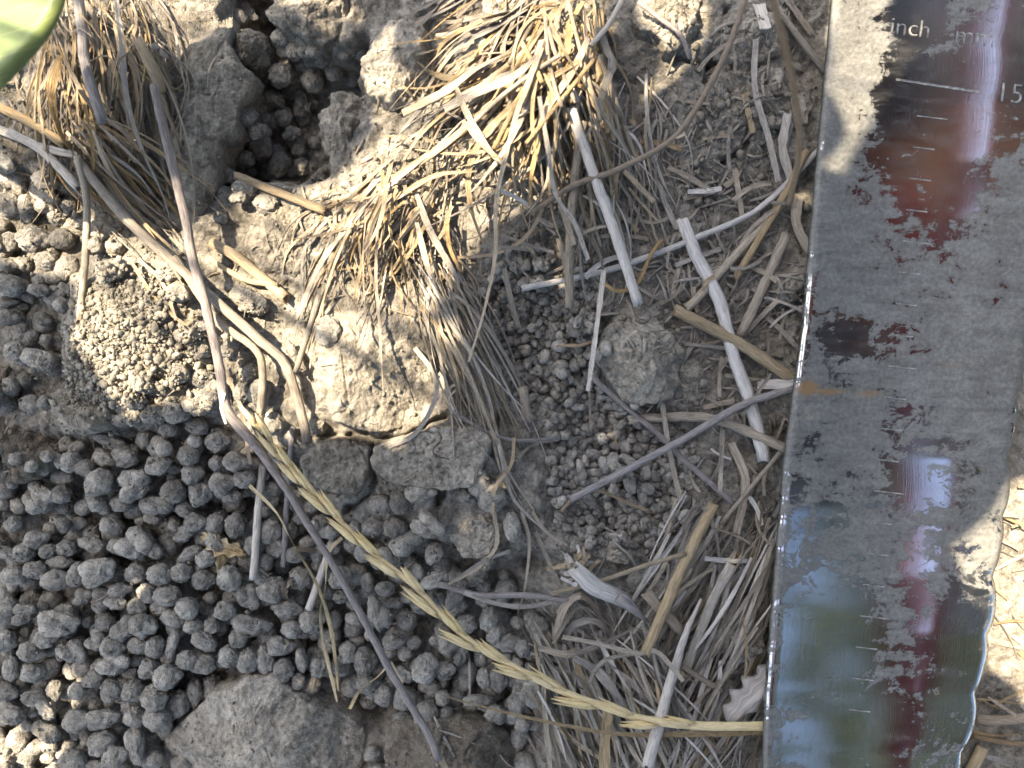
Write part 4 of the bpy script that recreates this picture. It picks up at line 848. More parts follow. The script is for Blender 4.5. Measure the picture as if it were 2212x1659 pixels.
s_([(1725, 425), (1718, 480), (1745, 540)], 14, 'tan', 'pinkish sunlit chip against the knife', kind='flat', lift=14)
s_([(1380, 5), (1425, 40), (1470, 75), (1490, 125)], 6, 'purple', 'thin purple twig across the pinkish top edge clod', lift=10)
s_([(1345, 0), (1310, 60), (1275, 100)], 7, 'white', 'pink-white stem slanting above the tuft crown', lift=20)
s_([(2112, 1552), (2160, 1556), (2260, 1545)], 13, 'gold', 'golden straw end poking out right of the knife')
s_([(2120, 1620), (2080, 1700)], 15, 'tan', 'shaded tan straw at the bottom right corner of the knife')
s_([(2105, 1590), (2150, 1600), (2250, 1615)], 7, 'brownst', 'brown thin stalk below the golden straw end')
random.seed(21)
for pts, r, mat, label, kw in S: straw(pts, r, mat, label, 'straw', 'straw', **kw)
# smaller chips that nothing tells apart
chips = [(1560, 330), (1500, 420), (1540, 470), (1480, 500), (1600, 440), (1650, 380), (1700, 700), (1680, 760), (1520, 780), (1540, 850), (1590, 830), (1660, 880), (1680, 930), (1530, 1010), (1500, 1060), (1640, 1060), (1620, 1130), (1560, 1160), (1450, 440), (1420, 480), (1380, 520),
         (1460, 330), (1510, 250), (1580, 150), (1440, 600), (1470, 620), (1560, 600), (1620, 590), (1700, 600), (1690, 690), (1660, 700), (1130, 470), (1180, 500), (1220, 520), (1290, 480), (1300, 540), (1340, 470), (1360, 600), (1100, 520), (1150, 540)]
chip_list = []
for i, (x, y) in enumerate(chips * 2):
    x += Gs(0, 28); y += Gs(0, 28); a = R(0, 3.14); L = R(35, 120)
    if x > 1730: continue
    mt_ = random.choice(['grey', 'grey', 'tan', 'white', 'dry_leaf']); wd_ = R(3.2, 8.5)
    o_, _ = straw(bend((x - L / 2 * math.cos(a), y - L / 2 * math.sin(a)), (x + L / 2 * math.cos(a), y + L / 2 * math.sin(a)), Gs(0, 0.07)), wd_, mt_, 'small weathered straw chip on the shaded soil between tuft and knife', 'straw chip', 'straw_chip', kind='flat', stiff=0.85, lift=R(0, 6), group='small straw chips', fold=R(0, 0.5))
    chip_list.append((o_, x, y, ('broad ' if wd_ > 6 else 'narrow ') + {'grey': 'grey', 'tan': 'tan', 'white': 'bleached', 'dry_leaf': 'brownish'}[mt_]))

label_by_landmark(chip_list, 'straw chip')
# --- the frayed stub, the purple stem, thin stalks standing up towards the lens
stub = empty('straw_stub', gw(*to_g(1290, 1270, 10), 10)); tag(stub, 'frayed thick straw stub with pale bluish tip', 'straw stub')
straw([(1245, 1232), (1287, 1268), (1345, 1294)], 24, 'white', name='stalk', parent=stub, lift=10, wprof=[0.8, 1.05, 0.95, 0.85], hollow=False)
straw([(1340, 1290), (1366, 1312), (1392, 1338)], 14, 'purple', name='tip', parent=stub, lift=16, wprof=[1.2, 1, 0.3], hollow=False)
for k in range(34):
    a = R(2.3, 5.6); L = R(14, 42); x, y = 1250 + Gs(0, 12), 1236 + Gs(0, 12)
    straw([(x, y), (x + L * math.cos(a) * 0.6, y + L * math.sin(a) * 0.6), (x + L * math.cos(a) + Gs(0, 5), y + L * math.sin(a) + Gs(0, 5))], R(3, 7), random.choice(['tan', 'white', 'grey']), name='frayed_fibre', parent=stub, kind='flat', lift=R(8, 30), stiff=0.4, do_stamp=False, n=5)
PS = [(333, 188), (350, 262), (367, 333), (400, 467), (415, 553), (447, 670), (473, 786), (488, 880), (520, 925), (547, 953), (617, 1053), (650, 1106), (737, 1250), (804, 1373), (847, 1456), (924, 1583), (946, 1635)]
stem = empty('purple_stem', gw(*to_g(547, 953, 60), 60)); tag(stem, 'long purple-grey dead stem running from the top left to the bottom edge', 'stem')
zz = [120, 115, 110, 105, 100, 96, 92, 88, 86, 84, 78, 74, 66, 58, 52, 44, 40]
straw(PS[:10], 12, 'purple', name='upper_stem', parent=stem, zs=zz[:10], n=60, wprof=[0.9, 1, 1, 1, 1.05, 1.15], hollow=False, do_stamp=True)
straw(PS[9:], 10, 'purple', name='lower_stem', parent=stem, zs=zz[9:], n=60, wprof=[1.25, 1, 0.95, 0.95, 0.95, 1, 1.1], do_stamp=True)
straw([(535, 940), (547, 953), (556, 966)], 14, 'purple', name='node', parent=stem, zs=[86, 84, 82], n=7, wprof=[0.6, 1, 0.6], hollow=False, do_stamp=False)
straw([(484, 850), (478, 880), (488, 915)], 5, 'white', name='sheath', parent=stem, zs=[96, 94, 90], kind='flat', n=7, do_stamp=False)
straw([(944, 1625), (955, 1645), (962, 1660)], 10, 'tan', name='torn_end', parent=stem, kind='flat', zs=[42, 38, 34], n=6, do_stamp=False)
straw([(1616, -20), (1570, 110), (1500, 240), (1440, 310), (1330, 368), (1240, 400), (1150, 458)], 7, 'brownst', 'thin golden brown stalk arching from the top edge over the tuft', 'grass stalk', 'grass_stalk', zs=[190, 180, 165, 150, 130, 115, 100], n=50, do_stamp=False)
straw([(1480, 290), (1460, 300), (1478, 288)], 2.5, 'gold', 'pale bristle on the arching golden stalk', 'grass stalk', 'grass_stalk', kind='flat', zs=[165, 160, 158], n=6, do_stamp=False)
straw([(1662, -30), (1690, 80), (1716, 200), (1727, 320), (1705, 440)], 6.5, 'brownst', 'blurred brown stalk hanging close to the lens beside the knife', 'grass stalk', 'grass_stalk', zs=[620, 560, 470, 360, 230], n=40, do_stamp=False)

# --- crumpled dry leaf
def sheet(name, label, mat, fn, nu, nv, cat, thick=1.2, parent=None):
    U_, V_ = np.meshgrid(np.linspace(0, 1, nu), np.linspace(-1, 1, nv), indexing='ij')
    P = fn(U_, V_); T = P.copy(); T[..., 2] -= thick
    A = P.reshape(-1, 3); B = T.reshape(-1, 3); f = grid_faces(nu, nv); n = len(A)
    idx = np.arange(nu * nv).reshape(nu, nv); rim = np.concatenate([idx[0, :], idx[1:, -1], idx[-1, -2::-1], idx[-2:0:-1, 0]])
    side = np.array([[rim[i], rim[(i + 1) % len(rim)], rim[(i + 1) % len(rim)] + n, rim[i] + n] for i in range(len(rim))])
    F = np.vstack([f, f[:, ::-1] + n, side]); UV = np.stack([V_ * 0.5 + 0.5, U_], -1).reshape(-1, 2); UV = np.vstack([UV, UV])
    Vv = np.vstack([A, B]); o = add(name, gw(Vv[:, 0], Vv[:, 1], Vv[:, 2]), F, M[mat], UV, parent)
    if label: tag(o, label, cat)
    return o
def lobe_fn(p0, p1, w, z, curl, sd):
    p0, p1 = np.array(p0, float), np.array(p1, float); d = p1 - p0; e = np.array([-d[1], d[0]]) / np.linalg.norm(d)
    def fn(U_, V_):
        wid = w * np.sin(np.pi * np.clip(U_ * 0.9 + 0.06, 0, 1)) ** 0.7 * (1 + 0.28 * np.sin(U_ * 26 + sd) * np.abs(V_))
        q = p0 + d * U_[..., None] + e * (wid * V_ + 8 * np.sin(U_ * 3 + sd))[..., None]
        zz = z + curl * V_ ** 2 + 9 * fbm(np.stack([U_ * 3, V_ * 1.2, 0 * U_ + sd], -1), 3) + 10 * np.sin(U_ * 3.1)
        return np.dstack([q, zz])
    return fn
zl = seat(480, 1190)[2] + 18
dl = empty('dry_leaf', gw(*to_g(470, 1180, zl), zl)); tag(dl, 'crumpled yellow-brown dead leaf on the lower left pellets', 'dead leaf')
sheet('leaf_lobe', None, 'pale_gold', lobe_fn((425, 1155), (518, 1208), 19, zl, 10, 1.0), 26, 11, None, parent=dl)
sheet('leaf_lobe', None, 'pale_gold', lobe_fn((445, 1160), (463, 1258), 17, zl - 6, -12, 4.0), 26, 11, None, parent=dl)
sheet('leaf_lobe', None, 'pale_gold', lobe_fn((500, 1180), (507, 1218), 9, zl - 4, 8, 2.0), 14, 7, None, parent=dl)
zl2 = seat(620, 1265)[2] + 10
sheet('leaf_scrap', 'small orange-brown leaf scrap left of the twisted golden blade', 'gold', lobe_fn((612, 1300), (630, 1250), 8, zl2, 9, 3.0), 14, 7, 'leaf scrap')
zl3 = seat(1600, 1480)[2] + 26
sheet('dead_leaf', 'grey rolled dead leaf against the lower knife edge', 'dry_leaf', lobe_fn((1565, 1540), (1655, 1410), 34, zl3, -26, 5.0), 30, 13, 'dead leaf')

# ---------------------------------------------------------------- golden grass ear
EP = [(553, 905), (600, 975), (660, 1050), (720, 1110), (790, 1180), (850, 1230), (900, 1270), (960, 1335), (1030, 1395), (1110, 1440), (1200, 1487), (1300, 1525), (1400, 1555), (1520, 1568), (1700, 1568)]
ez = [95, 92, 92, 90, 92, 94, 94, 92, 90, 92, 94, 92, 88, 84, 70]
epath = drape(EP, 6, n=90, zs=ez)
ear = empty('grass_ear', gw(*epath[20])); tag(ear, 'golden dry grass ear lying diagonally from the pellets to the knife', 'grass ear')
V, F, UV = sweep(epath, 6.0, 5, 8, wprof=[0.5, 0.8, 1, 1.1, 1.2, 1.3, 1.5, 1.7], rough=0.03); quad2mesh('rachis', V, F, UV, M['ear'], ear)
def lemma(base, dirv, L, w, h, seed):
    t = np.linspace(0, 1, 8)[:, None]; p = base + dirv * L * t
    p[:, 2] += 2.5 * np.sin(t[:, 0] * 3)
    return sweep(p, w, h, 7, wprof=[0.45, 0.8, 1, 0.95, 0.8, 0.55, 0.3, 0.06], rough=0.02, seed=seed)
dist = np.concatenate([[0], np.cumsum(np.linalg.norm(np.diff(epath, axis=0), axis=1))])
k = 0; s = 26.0
while s < 1170:
    i = int(np.searchsorted(dist, s)); pt = epath[i]; tg = epath[max(0, i - 2)] - epath[min(len(epath) - 1, i + 2)]; tg /= np.linalg.norm(tg)
    side = 1 if k % 2 else -1; nrm = np.array([-tg[1], tg[0], 0]) * side
    Ls = (62 + 34 * min(1, s / 250)) * R(0.82, 1.2); loose = 0.02 + 0.07 * (s > 520) + R(0, 0.05)
    Vs, Fs, Us = [], [], []; off = 0; nl = random.choice([4, 5, 6, 6])
    for q in range(nl):
        f_ = q / (nl - 1); dv = tg + nrm * (loose + 0.13 * (1 - f_) * (0.6 if q else 1)) + np.array([0, 0, R(-0.04, 0.10)]); dv /= np.linalg.norm(dv)
        b = pt + tg * (Ls * 0.42 * f_) + nrm * (2.5 + 3.5 * (q % 2) + 1.5 * f_) + np.array([0, 0, 2 + 3 * (q % 3)])
        V, F, UV = lemma(b, dv, Ls * (0.72 - 0.16 * f_ if q else 0.92), 4.7 if q else 5.4, 3.4, k * 10 + q)
        if q == 0: sp_o = quad2mesh('spikelet', V, F, UV, M['ear'], ear)
        else: quad2mesh('lemma', V, F, UV + [0, q * 3.1], M['ear'], sp_o)
    s += (30 + 26 * min(1, s / 500) + (14 if s > 700 else 0)) * R(0.8, 1.2); k += 1
bl_ = straw([(948, 1499), (1000, 1515), (1100, 1540), (1220, 1566), (1346, 1585), (1500, 1583), (1700, 1574)], 8, 'tan', 'pointed dry leaf blade lying under the golden ear stem', 'straw', 'straw', kind='flat', zs=[60, 66, 70, 74, 76, 74, 64], n=50, wprof=[0.15, 0.5, 0.7, 0.8, 1.2, 1.5, 1.5], fold=0.5)
# ---------------------------------------------------------------- the knife
LE = [(-420, 1850), (0, 1800), (320, 1770), (700, 1736), (850, 1716), (1000, 1696), (1250, 1675), (1500, 1656), (1659, 1650), (2100, 1640)]
RE = [(-420, 2385), (0, 2318), (600, 2240), (886, 2200), (1026, 2184), (1206, 2162), (1423, 2136), (1553, 2108), (1640, 2086), (2100, 1960)]
def edge(tab, v): return np.interp(v, [a for a, b in tab], [b for a, b in tab])
def blade_z(s, v): return 92 + 34 * (2 * s - 1) ** 2 - 22 * np.clip((s - 0.72) / 0.28, 0, 1) ** 1.5 + 0.004 * (v - 830) + 1.2 * np.sin(v / 190.0 + 3 * s)
def blade_pt(u, v):
    l, r = edge(LE, v), edge(RE, v); s = (u - l) / (r - l); z = blade_z(s, v); return s, z
nt_, ns_ = 240, 56
VV_, SS_ = np.meshgrid(np.linspace(-420, 2100, nt_), np.linspace(0, 1, ns_) ** 1.0, indexing='ij')
lft = edge(LE, VV_); rgt = edge(RE, VV_)
tooth = np.abs(np.sin(VV_ * math.pi / 128.0 + 0.9)); rgt = rgt - 11 * (1 - tooth) ** 1.5 - 3 * np.sin(VV_ / 37.0)
lft = lft + 1.5 * perlin(np.stack([VV_ / 40, 0 * VV_, 0 * VV_ + 3], -1)); UU_ = lft + (rgt - lft) * SS_
ZZ_ = blade_z(SS_, VV_)
ZZ_ = ZZ_ - 7 * np.clip(1 - SS_ / 0.022, 0, 1) - 6 * np.clip((SS_ - 0.985) / 0.015, 0, 1)
g0, g1 = to_g(UU_, VV_, ZZ_)
top = gw(g0, g1, ZZ_).reshape(-1, 3); bot = gw(g0, g1, ZZ_ - 14 - 9 * np.sin(np.pi * SS_)).reshape(-1, 3)
f = grid_faces(nt_, ns_); idx = np.arange(nt_ * ns_).reshape(nt_, ns_); rim = np.concatenate([idx[0, :], idx[1:, -1], idx[-1, -2::-1], idx[-2:0:-1, 0]]); nb = nt_ * ns_
side = np.array([[rim[i], rim[(i + 1) % len(rim)], rim[(i + 1) % len(rim)] + nb, rim[i] + nb] for i in range(len(rim))])
UVb = np.stack([SS_, VV_ / 1659.0], -1).reshape(-1, 2)

def blade_mat():
    m, nt, b = new_mat('muddy_steel')
    uv = nd(nt, 'ShaderNodeTexCoord').outputs['UV']; sx = nd(nt, 'ShaderNodeSeparateXYZ'); nt.links.new(uv, sx.inputs[0])
    sc = nd(nt, 'ShaderNodeVectorMath', operation='MULTIPLY'); nt.links.new(uv, sc.inputs[0]); sc.inputs[1].default_value = (0.29, 1, 1)
    q = sc.outputs[0]
    clean = None
    wins = [(1985, 40, 70, 80, 1.1), (1960, 230, 62, 170, 1.3), (1955, 400, 34, 90, 1.0), (2060, 290, 90, 220, 1.15), (2190, 130, 150, 190, 1.0), (1830, 740, 70, 60, 0.75), (1925, 720, 60, 45, 0.6), (1850, 1580, 170, 120, 1.1), (1785, 1410, 130, 170, 1.1), (1990, 1030, 100, 90, 0.75), (2075, 1450, 130, 260, 0.85),
            (1740, 700, 22, 160, 0.55), (1720, 1130, 40, 170, 0.55), (1960, 900, 60, 60, 0.5), (1980, 1240, 60, 140, 0.6), (1800, 1120, 50, 70, 0.55)]
    for u, v, ru, rv, k in wins:
        l, r = float(edge(LE, v)), float(edge(RE, v))
        dx = math_n(nt, 'DIVIDE', math_n(nt, 'SUBTRACT', sx.outputs[0], (u - l) / (r - l)), ru / (r - l)); dy = math_n(nt, 'DIVIDE', math_n(nt, 'SUBTRACT', sx.outputs[1], v / 1659.0), rv / 1659.0)
        d2 = math_n(nt, 'ADD', math_n(nt, 'MULTIPLY', dx, dx), math_n(nt, 'MULTIPLY', dy, dy))
        e = math_n(nt, 'MULTIPLY', math_n(nt, 'POWER', 2.718, math_n(nt, 'MULTIPLY', d2, -1.0)), k)
        clean = e if clean is None else math_n(nt, 'MAXIMUM', clean, e)
    n1 = noise(nt, q, 30, 7, 0.72, 0.9); st = nd(nt, 'ShaderNodeVectorMath', operation='MULTIPLY'); nt.links.new(q, st.inputs[0]); st.inputs[1].default_value = (1.0, 3.2, 1)
    n2 = noise(nt, st.outputs[0], 22, 4, 0.6); n3 = noise(nt, q, 190, 5, 0.65)
    cov = math_n(nt, 'ADD', math_n(nt, 'MULTIPLY', n1, 0.90), math_n(nt, 'ADD', math_n(nt, 'MULTIPLY', n2, 0.45), math_n(nt, 'MULTIPLY', n3, 0.25)))
    cov = math_n(nt, 'SUBTRACT', math_n(nt, 'ADD', cov, -0.225), math_n(nt, 'MULTIPLY', clean, 0.40))
    mask = ramp(nt, cov, [(0.37, (0, 0, 0)), (0.40, (0.55, 0.55, 0.55)), (0.45, (1, 1, 1))]); mask = math_n(nt, 'MAXIMUM', mask, ramp(nt, n2, [(0.38, (0.02, 0.02, 0.02)), (0.72, (0.30, 0.30, 0.30))]))
    mudc = ramp(nt, math_n(nt, 'ADD', math_n(nt, 'MULTIPLY', n3, 0.4), math_n(nt, 'ADD', math_n(nt, 'MULTIPLY', n2, 0.3), math_n(nt, 'MULTIPLY', n1, 0.3))), [(0.37, (0.05, 0.049, 0.044)), (0.5, (0.095, 0.094, 0.085)), (0.62, (0.155, 0.153, 0.14))])
    ro = None
    for u, v, ru, rv, k in ((1745, 838, 26, 18, 1.0), (1790, 846, 50, 9, 0.7), (1880, 850, 40, 10, 0.6), (2040, 1505, 20, 22, 0.6), (2060, 790, 60, 10, 0.4)):
        l, r = float(edge(LE, v)), float(edge(RE, v)); dx = math_n(nt, 'DIVIDE', math_n(nt, 'SUBTRACT', sx.outputs[0], (u - l) / (r - l)), ru / (r - l)); dy = math_n(nt, 'DIVIDE', math_n(nt, 'SUBTRACT', sx.outputs[1], v / 1659.0), rv / 1659.0)
        q1 = math_n(nt, 'MULTIPLY', math_n(nt, 'POWER', 2.718, math_n(nt, 'MULTIPLY', math_n(nt, 'ADD', math_n(nt, 'MULTIPLY', dx, dx), math_n(nt, 'MULTIPLY', dy, dy)), -1.0)), k); ro = q1 if ro is None else math_n(nt, 'MAXIMUM', ro, q1)
    mudc = mixc(nt, math_n(nt, 'MULTIPLY', ramp(nt, math_n(nt, 'ADD', ro, math_n(nt, 'MULTIPLY', n3, 0.5)), [(0.5, (0, 0, 0)), (0.95, (1, 1, 1))]), 0.75), mudc, (0.17, 0.095, 0.03))
    lng = nd(nt, 'ShaderNodeVectorMath', operation='MULTIPLY'); nt.links.new(q, lng.inputs[0]); lng.inputs[1].default_value = (900, 9, 1); scr = noise(nt, lng.outputs[0], 1, 3, 0.6)
    rust = ramp(nt, noise(nt, q, 11, 4, 0.6), [(0.62, (0, 0, 0)), (0.72, (1, 1, 1))])
    steel = mixc(nt, math_n(nt, 'MULTIPLY', rust, 0.25), (0.53, 0.53, 0.54), (0.28, 0.18, 0.10))
    nt.links.new(steel, b.inputs['Base Color']); b.inputs['Metallic'].default_value = 1.0
    nt.links.new(math_n(nt, 'ADD', math_n(nt, 'MULTIPLY', scr, 0.14), 0.06), b.inputs['Roughness'])
    bp0 = nd(nt, 'ShaderNodeBump'); bp0.inputs['Strength'].default_value = 0.06; bp0.inputs['Distance'].default_value = 0.0002; nt.links.new(scr, bp0.inputs['Height']); nt.links.new(bp0.outputs[0], b.inputs['Normal'])
    mud = nd(nt, 'ShaderNodeBsdfPrincipled'); nt.links.new(mudc, mud.inputs['Base Color']); mud.inputs['Roughness'].default_value = 0.6; mud.inputs['Specular IOR Level'].default_value = 0.35
    bp = nd(nt, 'ShaderNodeBump'); bp.inputs['Strength'].default_value = 0.5; bp.inputs['Distance'].default_value = 0.0004
    nt.links.new(math_n(nt, 'ADD', math_n(nt, 'MULTIPLY', mask, 0.6), math_n(nt, 'MULTIPLY', n3, 1.1)), bp.inputs['Height']); nt.links.new(bp.outputs[0], mud.inputs['Normal'])
    mx = nd(nt, 'ShaderNodeMixShader'); nt.links.new(mask, mx.inputs[0]); nt.links.new(b.outputs[0], mx.inputs[1]); nt.links.new(mud.outputs[0], mx.inputs[2])
    nt.links.new(mx.outputs[0], nt.nodes['Material Output'].inputs['Surface'])
    return m
M['blade'] = blade_mat()
knife = empty('soil_knife', (gw(*to_g(1900, 830, 90), 90))); tag(knife, 'mud-smeared steel soil knife blade with engraved scale along the right side', 'knife')
add('blade', np.vstack([top, bot]), np.vstack([f, f[:, ::-1] + nb, side]), M['blade'], np.vstack([UVb, UVb]), knife)
m_, nt2, b2 = new_mat('engraving'); b2.inputs['Roughness'].default_value = 0.8
tcx = nd(nt2, 'ShaderNodeTexCoord').outputs['Object']
nt2.links.new(ramp(nt2, noise(nt2, tcx, 900, 3, 0.6), [(0.35, (0.09, 0.088, 0.082)), (0.65, (0.26, 0.255, 0.24))]), b2.inputs['Base Color']); M['engrave'] = m_
AX = np.array([-0.114, 0.9935]); CR = np.array([0.9935, 0.114])
def on_blade(P2, name, faces_from=None, lift=1.0):
    s, z = blade_pt(P2[:, 0], P2[:, 1]); z = z + lift; g = to_g(P2[:, 0], P2[:, 1], z); return gw(g[0], g[1], z)
def tick(p0, p1, w):
    p0, p1 = np.array(p0, float), np.array(p1, float); d = (p1 - p0) / np.linalg.norm(p1 - p0); e = np.array([-d[1], d[0]]) * w; t = np.linspace(0, 1, 9)[:, None]
    c = p0 + (p1 - p0) * t; P2 = np.vstack([c + e, c - e]); top_ = on_blade(P2, 't'); bot_ = on_blade(P2, 't', lift=-3.0)
    a = np.arange(8); F = np.vstack([np.stack([a, a + 1, a + 10, a + 9], -1)]); n = 18
    rimt = list(range(9)) + list(range(17, 8, -1)); sd = np.array([[rimt[i], rimt[(i + 1) % 18], rimt[(i + 1) % 18] + n, rimt[i] + n] for i in range(18)])
    add('scale_tick', np.vstack([top_, bot_]), np.vstack([F, F[:, ::-1] + n, sd]), M['engrave'], None, knife, smooth=False)
tick((1936, 171), (2118, 199), 2.6)
c0 = np.array([1981.0, 250.0])
for k in range(20):
    p = c0 + AX * 67.5 * k / 0.9935
    if p[1] > 1640: break
    tick(p, p + CR * (46 if k % 4 else 66), 1.3)
def text(word, origin, height, name):
    cu = bpy.data.curves.new('text', 'FONT'); cu.body = word; cu.size = 1.0; cu.extrude = 0.0; cu.resolution_u = 4; cu.offset = -0.012
    ob = bpy.data.objects.new('text', cu); col.objects.link(ob); dg = bpy.context.evaluated_depsgraph_get()
    me = bpy.data.meshes.new_from_object(ob.evaluated_get(dg)); bpy.data.objects.remove(ob)
    bm = bmesh.new(); bm.from_mesh(me); bmesh.ops.triangulate(bm, faces=bm.faces[:]); ex = bmesh.ops.extrude_face_region(bm, geom=bm.faces[:])
    low = [v.index for v in ex['geom'] if isinstance(v, bmesh.types.BMVert)]; lowset = set(v for v in ex['geom'] if isinstance(v, bmesh.types.BMVert))
    bm.normal_update()
    for v in bm.verts:
        P2 = np.array(origin) + CR * v.co.x * height * 1.0 - AX * v.co.y * height
        w3 = on_blade(P2[None], 'x', lift=1.2 if v in lowset else -3.0)[0]; v.co = w3
    o = np.mean([v.co[:] for v in bm.verts], axis=0)
    for v in bm.verts: v.co = v.co - Vector(o)
    bmesh.ops.recalc_face_normals(bm, faces=bm.faces[:])
    bm.to_mesh(me); bm.free(); me.materials.clear(); me.materials.append(M['engrave'])
    link(name, me, None, o, knife)
text('inch', (1921, 72), 54, 'inch_lettering')
text('mm', (2060, 92), 58, 'millimetre_lettering')
text('15', (2149, 218), 62, 'number')

# ---------------------------------------------------------------- the green plant whose leaves shade the ground
LEAVES = [(1172,1244,2.53,1022,569),(1932,716,3.74,951,646),(340,1500,5.15,892,595),(1772,1364,4.92,1007,676),(1484,788,1.16,967,573),(612,1132,3.22,885,508),(2092,340,5.17,968,549),(1068,1660,6.13,928,619),(44,1116,1.81,901,497),(2084,1692,3.09,832,442),(628,1708,5.22,848,444),(1524,300,2.48,751,382),(1148,860,1.55,586,325),(-108,844,1.85,619,351),(2076,-4,4.43,643,327),(2324,740,4.97,658,405),(652,204,4.25,463,306),(1644,-60,1.93,554,278),(876,-116,1.55,454,241),(1492,1780,2.23,460,265),(1092,596,2.24,333,195),(996,964,2.21,352,227),(2036,1108,5.89,311,167),(1420,1468,2.9,262,171),(108,660,3.87,260,159),(652,1380,6.03,248,138),(324,964,2.58,301,164),(580,348,5.35,241,141),(284,412,0.15,258,147),(1756,324,4.37,270,138),(852,84,5.96,273,165),(2228,-116,3.72,200,134),(68,1756,1.83,244,159),(2068,1412,1.34,189,95),(1364,124,5.02,184,104),(2340,460,4.78,206,135),(20,1524,5.09,178,118),(1740,60,1.03,169,96),(548,-68,1.1,179,98),(948,148,4.64,132,82),(212,1252,5.65,154,82),(484,420,5.7,150,78),(1348,-36,4.81,139,70),(1948,108,1.66,134,69),(452,932,0.01,145,86),(-92,580,3.13,151,79),(-108,1516,4.12,152,101),(1364,220,1.18,134,72),(1756,4,1.21,146,79),(4,588,3.63,135,71),(796,-12,1.45,157,80),(636,396,6.11,131,66),(500,236,2.83,129,67),(108,348,3.46,128,74),(356,468,6.22,131,71),(956,20,4.92,99,58),(964,100,3.36,97,52),(2092,1356,1.61,110,67),(1356,44,5.61,97,54),(1692,388,2.55,106,66),(1204,484,0.22,114,57),(964,212,3.37,101,66),(1412,172,1.82,119,63),(2212,1004,6.12,123,73),(180,380,3.66,108,65),(804,300,5.25,129,78),(-116,284,0.05,117,60),(2340,-60,1.16,105,63),(996,828,5.25,102,57),(2332,1524,0.03,103,60),(1732,948,1.66,96,58)]
plant = empty('green_plant', (-0.40, 0.24, 0)); tag(plant, 'green leafy plant, one leaf reaching into the top left corner', 'plant')
def unit_leaf(seed, nu=22, nv=9):
    U_, V_ = np.meshgrid(np.linspace(0, 1, nu), np.linspace(-1, 1, nv), indexing='ij')
    half = 0.5 * np.sin(np.pi * np.clip(U_, 0.004, 0.996) ** 0.75) ** 0.9 * (1 - 0.25 * U_)
    x = U_ - 0.45; y = V_ * half; z = 0.10 * np.abs(V_) * half * 2 - 0.06 * (U_ - 0.45) ** 2 + 0.012 * np.sin(U_ * 17 + seed) * np.abs(V_)
    P = np.stack([x, y, z], -1); A = P.reshape(-1, 3); B = A - [0, 0, 0.003]; f = grid_faces(nu, nv); n = len(A)
    idx = np.arange(nu * nv).reshape(nu, nv); rim = np.concatenate([idx[0, :], idx[1:, -1], idx[-1, -2::-1], idx[-2:0:-1, 0]])
    side = np.array([[rim[i], rim[(i + 1) % len(rim)], rim[(i + 1) % len(rim)] + n, rim[i] + n] for i in range(len(rim))])
    UV = np.stack([V_ * 0.5 + 0.5, U_], -1).reshape(-1, 2)
    m = mesh_np('leaf', np.vstack([A, B]), np.vstack([f, f[:, ::-1] + n, side]), np.vstack([UV, UV])); m.materials.append(M['leaf']); return m
leaf_meshes = [unit_leaf(k) for k in range(5)]
def tube_w(name, pts, r, parent, mat):          # tube through points given in metres
    q = np.array(pts, float) / PX; q = np.stack([q[:, 0] + 1106, 829.5 - q[:, 1], q[:, 2]], -1)
    p = smoothpath(q, 14); V, F, UV = sweep(p, r / PX, r / PX, 7, rough=0.02, wprof=[1.2, 1, 0.9, 0.7]); return quad2mesh(name, V, F, UV, M[mat], parent)
m_, nt3, b3 = new_mat('green_stem'); tq = nd(nt3, 'ShaderNodeTexCoord').outputs['Object']
nt3.links.new(ramp(nt3, noise(nt3, tq, 120, 3, 0.6), [(0.3, (0.06, 0.11, 0.03)), (0.7, (0.12, 0.18, 0.05))]), b3.inputs['Base Color']); M['green_stem'] = m_
stem_pts = [(-0.40, 0.24, -0.01), (-0.39, 0.235, 0.10), (-0.36, 0.22, 0.22), (-0.34, 0.20, 0.34)]
tube_w('stem', stem_pts, 0.005, plant, 'green_stem')
sp_ = smoothpath(stem_pts, 30)
LEAVES += [(1030, 1082, 0.6, 210, 125), (310, 1248, 1.0, 160, 95), (150, 1442, 0.3, 150, 90), (685, 1474, 0.5, 140, 85)]
for i, (u, v, a, ln, w) in enumerate(LEAVES):
    h = 0.185 + 0.011 * (i % 8) + (0.02 if ln > 450 else 0)
    c = gw(u, v, 0) + SUN * (h / SUN[2])
    o = bpy.data.objects.new('leaf', leaf_meshes[i % 5]); col.objects.link(o); o.parent = plant
    o.location = Vector(c) - plant.location; o.rotation_euler = (0.0, 0.0, -a); o.scale = (ln * PX, w * PX, ln * PX)
    base = c + np.array([math.cos(-a), math.sin(-a), 0]) * (-0.45 * ln * PX)
    j = np.argmin(np.linalg.norm(sp_ - (base + [0, 0, 0.02]), axis=1)); m = (base + sp_[j]) / 2 + [0, 0, 0.015]
    tube_w('petiole', [sp_[j], m, base], 0.0005, plant, 'green_stem')
# the leaf that reaches into the picture
zc = 330.0; gc = to_g(-40, -2, zc)
o = bpy.data.objects.new('leaf', leaf_meshes[2]); col.objects.link(o); o.parent = plant
c = gw(gc[0], gc[1], zc); o.location = Vector(c) - plant.location; o.rotation_euler = (0.12, 0.05, math.atan2(0.77, 0.63)); sL = (DZ - zc) / DZ
o.scale = (740 * sL * PX, 430 * sL * PX, 740 * sL * PX)
base = c + np.array([0.63, 0.77, 0]) * (-0.45 * 740 * sL * PX)
tube_w('petiole', [sp_[9], (base + sp_[9]) / 2 + [0, 0, 0.01], base], 0.0013, plant, 'green_stem')

